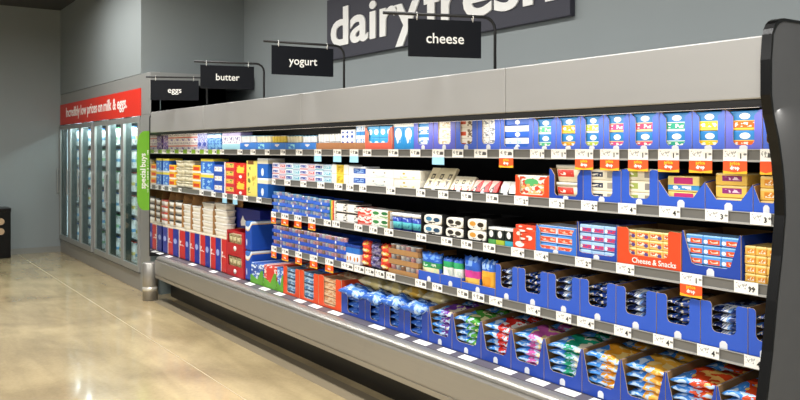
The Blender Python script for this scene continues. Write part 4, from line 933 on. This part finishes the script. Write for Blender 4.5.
# ------------------------------------------------------------------ BOTTOM DECK, left: tubs on red and blue cartons
pk_rb = P('carton_red_blue', '#1f2f96', ('s',-.55,.0,'#1f2f96'), ('v',.52,1,'#cf2b2b'), ('t',.58,.95,.45,.62,4,4,'#f0e4e0'), ('e',.2,.55,.14,.1,'#9fb2e6'), ('r',.5,.56,0,1,'#e8d8cc'))
bd = [162.8,172.8,185,194.5,205,215.5,226.5]
zA = ZD
for k in range(6):
    a, c = bd[k], bd[k+1]
    X0, X1 = PX(a, YL+.02)+.002, PX(c, YL+.02)-.002; w = X1-X0
    H = PZ((a+c)/2, 226.6 + k*2.15, YL+.02)-ZD
    t = thing('butter_carton', 'tall blue and red butter carton on the deck, %s from left' % ORD[k], 'carton', ((X0+X1)/2, YL+.02, ZD), 'blue and red butter cartons on the deck')
    obj('carton_body', m_box(w, .4, H-.012, [pk_rb], .003), t)
    b = MB(); b.box(-w/2, -.001, H-.012, w/2, .4, H, bev=.001); obj('pale_rim', b.mesh('rim', [simple('pale_rim', '#d8cdb8', .6)]), t)
    # tubs on top
tubw = simple('tub_white', '#f1eee6', .35); tubw2 = simple('tub_bone', '#e9e3d4', .4); tubdk = simple('tub_black_rim', '#2e2a28', .4); tubr = simple('tub_red_rim', '#c8402f', .4)
cols = [(163,167.6,200,4,tubr,'red-rimmed'),(168,173.6,200.3,4,tubdk,'black-rimmed'),(174,181.5,200.6,4,tubdk,'black-rimmed'),(182.3,190.5,204.2,4,tubw2,'white'),(191,200.3,206,4,tubw2,'white'),(201,212.6,202.6,5,tubw2,'white'),(213.4,225.6,203,5,tubw2,'white')]
for k, (a, c, yt, rows, lm, cn) in enumerate(cols):
    X0, X1 = PX(a, YL+.04), PX(c, YL+.04); mid = (a+c)/2
    kk = max(0, min(5, [i for i in range(6) if bd[i] <= mid][-1]))
    zb = max(PZ((bd[i]+bd[i+1])/2, 226.6+i*2.15, YL+.02) for i in range(6) if bd[i] < c and bd[i+1] > a)
    H = PZ(mid, yt, YL+.04)-zb; h = H/rows; w = X1-X0-.022
    for r in range(rows):
        me = m_tub(w, .12, h-.001, [tubw2 if lm is tubw2 else tubw, lm if lm is not tubw2 else tubw])
        o = obj('butter_tub', me, None, ((X0+X1)/2, YL+.04, zb+.0005+r*h))
        tag(o, '%s spread tub, %s of its stack, %s stack from left on the cartons' % (cn, ROWW[rows][r], ORD[k]), 'spread tub', 'spread tubs on the butter cartons')
X0, X1 = XF+.004, PX(226, YL+.02)
zmax = max(PZ((bd[i]+bd[i+1])/2, 226.6+i*2.15, YL+.02) for i in range(6))
t = thing('cardboard_tray', 'brown cardboard tray with dividers holding the white spread tubs on the butter cartons', 'tray', (X0, YL+.03, zmax+.001))
hh = 1.19-zmax-.001
b = MB(); b.box(0, .155, 0, X1-X0, .161, hh, bev=.001); obj('back_wall', b.mesh('back_wall', [M_brown]), t)
for px in (167.8, 173.8, 181.9, 190.7, 200.65, 213.0):
    x = PX(px, YL+.04) - X0
    b = MB(); b.prism([(.008, 0), (.1545, 0), (.1545, hh), (.05, hh), (.008, hh*.6)], x-.0015, x+.0015, 'x'); obj('divider', b.mesh('divider', [M_brown]), t)
# red cartons of spread tubs, two high, dark blue carton on top
pk_redc = P('red_case_print', '#b3222b', ('e',.5,.2,.13,.09,'#e8d4d4'))
zt0 = ZD
YR = YL+.01
pk_beige = P('tub_beige', '#d8c9a0', ('n',0,1,0,1,5,4,'#a8a070'))
for r in range(2):
    a, c = 226.8, 243.5
    X0, X1 = PX(a, YR), PX(c, YR); w = X1-X0
    Htot = PZ(238, 231.5, YR)-ZD; H = Htot/2
    t = thing('spread_case', '%s red case with a window of beige tubs on the deck' % ['lower', 'upper'][r], 'case', ((X0+X1)/2, YR, ZD+r*H), 'red cases of beige tubs')
    b = MB(); z0 = .0; hh = H-.002
    b.box(-w/2, 0, 0, w/2, .004, hh*.45); b.box(-w/2, 0, hh*.45, -w/2+.03, .004, hh*.9); b.box(w/2-.045, 0, hh*.45, w/2, .004, hh*.9); b.box(-w/2, 0, hh*.9, w/2, .004, hh)
    b.box(-w/2, .004, 0, w/2, .4, .004); b.box(-w/2, .004, .004, -w/2+.004, .4, hh); b.box(w/2-.004, .004, .004, w/2, .4, hh); b.box(-w/2+.004, .396, .004, w/2-.004, .4, hh)
    if r == 0: b.box(-w/2+.004, .004, hh-.003, w/2-.004, .396, hh)
    obj('case_body', b.mesh('case_body', [M_red]), t)
    b = MB(); b.lathe([(0, 0), (.032, 0), (.032, .0012), (0, .0012)], 16, sy=.7); me = b.mesh('logo', [M_white]); me.transform(Matrix.Rotation(math.pi/2, 4, 'X')); obj('oval_badge', me, t, (0, -.0002, hh*.22))
    for q in range(4):
        pw = (w-.03)/4
        o = obj('butter_tub', m_tub(pw-.004, .1, hh*.4, [pk_beige, pk_beige]), None, (X0+.015+pw*(q+.5), YR+.008, ZD+r*H+.0045))
        o2 = o
        tag(o, 'beige spread tub, lower layer, %s from left in %s red case' % (ORD[q], ['lower', 'upper'][r]), 'spread tub', 'beige tubs in the red cases')
        o = obj('butter_tub', o2.data, None, (X0+.015+pw*(q+.5), YR+.008, ZD+r*H+.0055+hh*.4+.003))
        tag(o, 'beige spread tub seen in window, %s from left in %s red case' % (ORD[q], ['lower', 'upper'][r]), 'spread tub', 'beige tubs in the red cases')
zr = PZ(238, 231.5, YR)
X0, X1 = PX(229.5, YR+.2), PX(243.5, YR)-.004
t = thing('butter_carton', 'dark blue carton with white emblem standing on the red cases', 'carton', ((X0+X1)/2, YR+.16, zr), None)
w = X1-X0; H = PZ(238, 207.5, YR+.16)-zr
b = MB(); b.box(-w/2, 0, 0, w/2, .2, H, bev=.003); obj('carton_body', b.mesh('body', [P('navy_case', '#232c82', ('n',0,1,0,1,2,2,'#27318c'))]), t)
b = MB(); b.prism([(-.02, .02), (.09, .03), (.10, .07), (.05, .085), (.02, .12), (-.03, .06)], -.0014, -.0004, 'y'); obj('emblem', b.mesh('emblem', [M_white]), t)
# dark red cases behind
X0 = PX(253, YR+.3); X1 = PX(286, YR+.3)
o = obj('spread_case', m_box(X1-X0, .14, .64, [simple('maroon_case', '#5e1a1c', .5)], .003), None, ((X0+X1)/2, YL+.432, ZD)); tag(o, 'maroon case standing behind the blue cases at the back of the deck', 'case')
# blue cases, two high
pk_bcase = P('blue_case_print', '#2250b0', ('e',.42,1.02,.62,.36,'#e6c08a'), ('e',.42,1.05,.62,.34,'#eef2f4'), ('e',.42,.98,.5,.16,'#3f74c4'), ('e',.3,.28,.08,.12,'#e8eef6'))
for r in range(2):
    X0, X1 = PX(243.5, YR)+.004, PX(250.2, YR)-.012; w = X1-X0
    Ht = PZ(256, 222.5, YR+.012)-ZD; H = Ht/2
    t = thing('spread_case', '%s blue case with a pale smile band beside the red cases' % ['lower', 'upper'][r], 'case', ((X0+X1)/2, YR+.012, ZD+r*H), 'blue cases beside the red cases')
    obj('case_body', m_box(w, .34, H-.003, [pk_bcase], .012), t)
# ------------------------------------------------------------------ BOTTOM DECK, middle: long packs and orange trays
lp = [(250.3,263,'blue',P('long_blue','#3f6fc4',('n',0,1,0,1,5,9,'#dfe8f2'),('n',0,1,0,1,3,5,'#2c50a4'))), (263.3,276,'red',P('long_red','#dc4a3c',('n',0,1,0,1,5,9,'#f0dcd4'),('r',.2,.8,.3,.9,'#d83a30'))), (276.3,283,'pale blue',P('long_sky','#5f92d8',('n',0,1,0,1,5,9,'#e8f0f4'),('n',0,1,0,1,3,5,'#3c68b4')))]
for k, (a, c, cn, mt) in enumerate(lp):
    Yq = YR-.004
    X0, X1 = PX(a, Yq), PX(c, Yq)
    H = PZ((a+c)/2, 264+k*2.2, Yq)-ZD
    w = X1-X0-.003
    o = obj('yogurt_multipack', m_box(w, .38, H, [mt], .005), None, ((X0+X1)/2, Yq+.006, ZD+.003)); tag(o, 'long %s and white multipack standing in a green tray on the deck' % cn, 'multipack', 'long multipacks in green trays')
    t = thing('green_tray', 'green tray with a slanted front under the long %s multipack' % cn, 'tray', ((X0+X1)/2, Yq, ZD), 'green trays on the deck')
    b = MB(); b.prism([(-w/2, 0), (w/2, 0), (w/2, H*.72), (w/2-.16*w, H*.72), (.05*w, H*.22), (-w/2+.12*w, H*.4), (-w/2, H*.4)], 0, .003, 'y'); obj('front_panel', b.mesh('front', [M_green]), t)
    b = MB(); b.box(-w/2, .003, 0, w/2, .4, .0025); obj('tray_base', b.mesh('base', [M_green]), t)
ot = [(283.3,299.3,267.5,'snack_blue',P('pk_icy','#a9c6dc',('n',0,1,0,1,4,3,'#4f7ca8'),('h',.4,.6,'#1f3048')),'icy blue'), (299.6,318.3,272,'snack_blue2',None,'icy blue'), (318.6,341.3,277.5,'beige',P('pk_sand','#e2c29c',('n',0,1,0,1,5,4,'#c88a5c'),('h',.4,.55,'#8a5a3c')),'sand')]
for k, (a, c, yt, _, mt, cn) in enumerate(ot):
    mt = mt or MATS['pk_icy']
    xr = carton('deck', a, c, yt, 'orange tray of %s packs, %s of three on the deck' % (cn, ORD[k]), style='U', post=.24, low=.08, front=M_orange, inside=M_orange, badge=False, D=.42, group='orange trays on the deck')
    grid('deck', a, c, yt+1.5, 1, 4, 'box', [mt], 'snack_pack', 'snack pack', '%s snack pack in %s orange tray on the deck' % (cn, ORD[k]), zoff=.004, yoff=.013, xr=xr, D=.13)
    z0 = SHELF['deck']+.004; H = PZ((a+c)/2, yt+1.5, YL+.013)-z0
    for q in range(2):
        me = m_bag(xr[1]-xr[0]-.006, .13, .05, [[P('bag_mixed','#e2d8c0',('n',0,1,0,1,6,6,'#c87a4c'),('n',0,1,0,1,8,8,'#5f9ac0'),ax='xy')], [bag_bw], [P('bag_sand','#ecd2ac',('n',0,1,0,1,9,9,'#e09a6c'),ax='xy')]][k], q)
        o = obj('snack_bag', me, None, ((xr[0]+xr[1])/2, YL+.15+q*.135, z0+H-.022+.012*q)); tag(o, 'mixed snack bag, %s, lying on top in %s orange tray' % (['front', 'rear'][q], ORD[k]), 'snack bag', 'snack bags on the orange trays')
        for r in range(3):
            o = obj('snack_pack', m_box(xr[1]-xr[0]-.006, .125, (H-.04)/3-.001, [mt]), None, ((xr[0]+xr[1])/2, YL+.152+q*.135, z0+r*(H-.04)/3)); tag(o, '%s snack pack, %s layer, %s row behind, %s orange tray' % (cn, ROWW[3][r], ['near', 'rear'][q], ORD[k]), 'snack pack', 'snack packs in the orange trays')
# ------------------------------------------------------------------ BOTTOM DECK, right: cartons piled with bags
nv = [(341.6,365,283,'pale cheese',bag_cheese,3), (365.3,384.5,289,'pale cheese',bag_cheese,3), (384.8,404,293,'gold cheese',bag_chy,3), (404.3,428,299,'pale and green cheese',bag_cheese,3)]
for k, (a, c, yt, cn, bm_, cols_) in enumerate(nv):
    xr = carton('deck', a, c, yt+9, 'navy tray heaped with crumpled blue bags, %s of four on the deck' % ORD[k], style='U', post=.26, low=.12, front=M_blue2, inside=M_navy, badge=False, D=.44, group='navy trays of crumpled bags')
    z0 = ZD+.004; X0, X1 = xr; w = X1-X0
    Hc = PZ((a+c)/2, yt+9, YL+.006)-ZD; n = 4
    for r in range(n-1):
        me = m_bag(w-.01, .21, Hc/n*1.1, [bag_bw], (k+r) % 4)
        o = obj('cheese_bag', me, None, ((X0+X1)/2, YL+.014, z0+r*Hc/n), (0, random.uniform(-.04, .04), 0)); tag(o, 'crumpled pale blue bag, %s layer inside %s navy tray' % (ROWW[4][r], ORD[k]), 'cheese bag', 'bags in the navy trays')
        if r < 3:
            o = obj('cheese_bag', me, None, ((X0+X1)/2, YL+.232, z0+r*Hc/n), (0, random.uniform(-.04, .04), 0)); tag(o, 'crumpled pale blue bag, %s layer, rear row of %s navy tray' % (ROWW[4][r], ORD[k]), 'cheese bag', 'bags in the navy trays')
    zt = z0+Hc
    o = obj('cheese_bag', m_bag(w*1.03, .165, .075, [bag_bw], k % 4), None, ((X0+X1)/2-.01, YL-.028, zt-.052), (.10, random.uniform(-.06, .06), random.uniform(-.06, .06))); tag(o, 'crumpled blue and white bag heaped on the front of %s navy tray' % ORD[k], 'cheese bag', 'bags heaped on the navy trays')
    o = obj('cheese_bag', m_bag(w*1.0, .26, .10, [bm_], (k+2) % 4), None, ((X0+X1)/2, YL+.132, zt-.012), (.04, random.uniform(-.05, .05), random.uniform(-.03, .03))); tag(o, '%s bag heaped at the back of %s navy tray' % (cn, ORD[k]), 'cheese bag', 'bags heaped on the navy trays')
vc = [428.3, 452, 481, 511, 544, 582, 620.5, 665.5, 716.5, 772]
vt = [315, 321, 329, 337, 347, 357, 368, 380, 394]          # height of the posts at each carton's middle
bagm = [bag_purp, bag_grn, bag_red, bag_pink, bag_teal, bag_or, bag_ye, bag_rdo, bag_rdo]
bagn = ['purple', 'green', 'red', 'pink', 'teal', 'orange', 'amber', 'scarlet', 'scarlet']
vmid = [(vc[i]+vc[i+1])/2 for i in range(9)]
HV = 0.205
for k in range(9):
    a, c = vc[k], vc[k+1]; mid = (a+c)/2
    # the cartons all have one height
    Xm = PX(mid, YL+.006); f = -Xm*C + (YL+.006)*S
    yt = HZ - (ZD+HV-EYE)*FOC/f
    xr = carton('deck', a+.15, c-.15, yt, 'blue notched carton of %s-banded bags, %s from left of nine, deck' % (bagn[k], ORD[k]), style='V', post=.17, low=.28, rise=.045, D=.46, group='blue notched cartons on the deck', front=M_blue2)
    X0, X1 = xr; w = X1-X0; n = 5; hh = (HV-.012)/n
    for r in range(n):
        top = r == n-1
        for q in range(2):
            me = m_bag(w-.006, .21, hh*1.18, [bagm[k]], (k+r+q) % 4)
            o = obj('cheese_bag', me, None, ((X0+X1)/2+random.uniform(-.003, .003), YL+.010+q*.214+random.uniform(0, .014), ZD+.004+r*hh+q*.012), (.10 if top else .04, random.uniform(-.07, .07), random.uniform(-.02, .02)))
            tag(o, '%s-banded cheese bag, %s layer, %s, in %s notched deck carton' % (bagn[k], ROWW[5][r], ['front', 'rear'][q], ORD[k]), 'cheese bag', 'cheese bags in the deck cartons')
# ------------------------------------------------------------------ light and camera
def area(name, loc, sx, sy, energy, col=(1, .96, .9), rot=(0, 0, 0), spread=math.pi):
    l = bpy.data.lights.new(name, 'AREA'); l.shape = 'RECTANGLE'; l.size = sx; l.size_y = sy; l.energy = energy; l.color = col; l.spread = spread
    o = bpy.data.objects.new(name, l); COL.objects.link(o); o.location = loc; o.rotation_euler = rot; return o
for x in (-9.7, -6.9, -3.9, -0.6, 2.4):
    area('overhead_area', (x, 1.7, 3.82), 2.4, 0.3, 92, (1, .985, .965), spread=3.0)
for x in (-5.5, -2.0, 1.5):
    area('overhead_area', (x, -2.2, 3.82), 2.4, 0.3, 120, (1, .985, .965), spread=3.0)
for x in (-4.6, -1.2, 2.2):  # unseen farther row, added for lower-angle light under the shelves
    area('overhead_area', (x, -5.6, 3.82), 2.4, 0.3, 130, (1, .985, .965), spread=3.0)
for x in (-7.0, -4.6, -2.4):
    area('canopy_lamp', (x, YC+0.045, ZCB-0.04), 1.9, 0.02, 2.4, (1, .95, .86), (math.radians(20), 0, 0))
for x in (-12.4, -10.4):  # added fill along the freezer top, brightens the bottles beyond the light strips
    area('freezer_fill', (x, YF+0.09, ZB1-0.02), 1.9, 0.03, 26, (.9, .97, 1))
w = bpy.data.worlds.new('world'); scene.world = w; w.use_nodes = True
w.node_tree.nodes['Background'].inputs[0].default_value = (0.95, 0.97, 1.0, 1); w.node_tree.nodes['Background'].inputs[1].default_value = 0.28
cam = bpy.data.cameras.new('camera'); co = bpy.data.objects.new('camera', cam); COL.objects.link(co)
co.location = (0, 0, EYE); co.rotation_euler = (math.pi/2, 0, math.atan2(C, S))
cam.sensor_width = 36; cam.sensor_fit = 'HORIZONTAL'; cam.lens = 36*FOC/800; cam.shift_y = -(200-HZ)/800; cam.clip_start = 0.05; cam.clip_end = 100
scene.camera = co
vs = scene.view_settings
vs.view_transform = 'Standard'; vs.look = 'None'; vs.gamma = 1; vs.use_curve_mapping = False; vs.exposure = 0.0
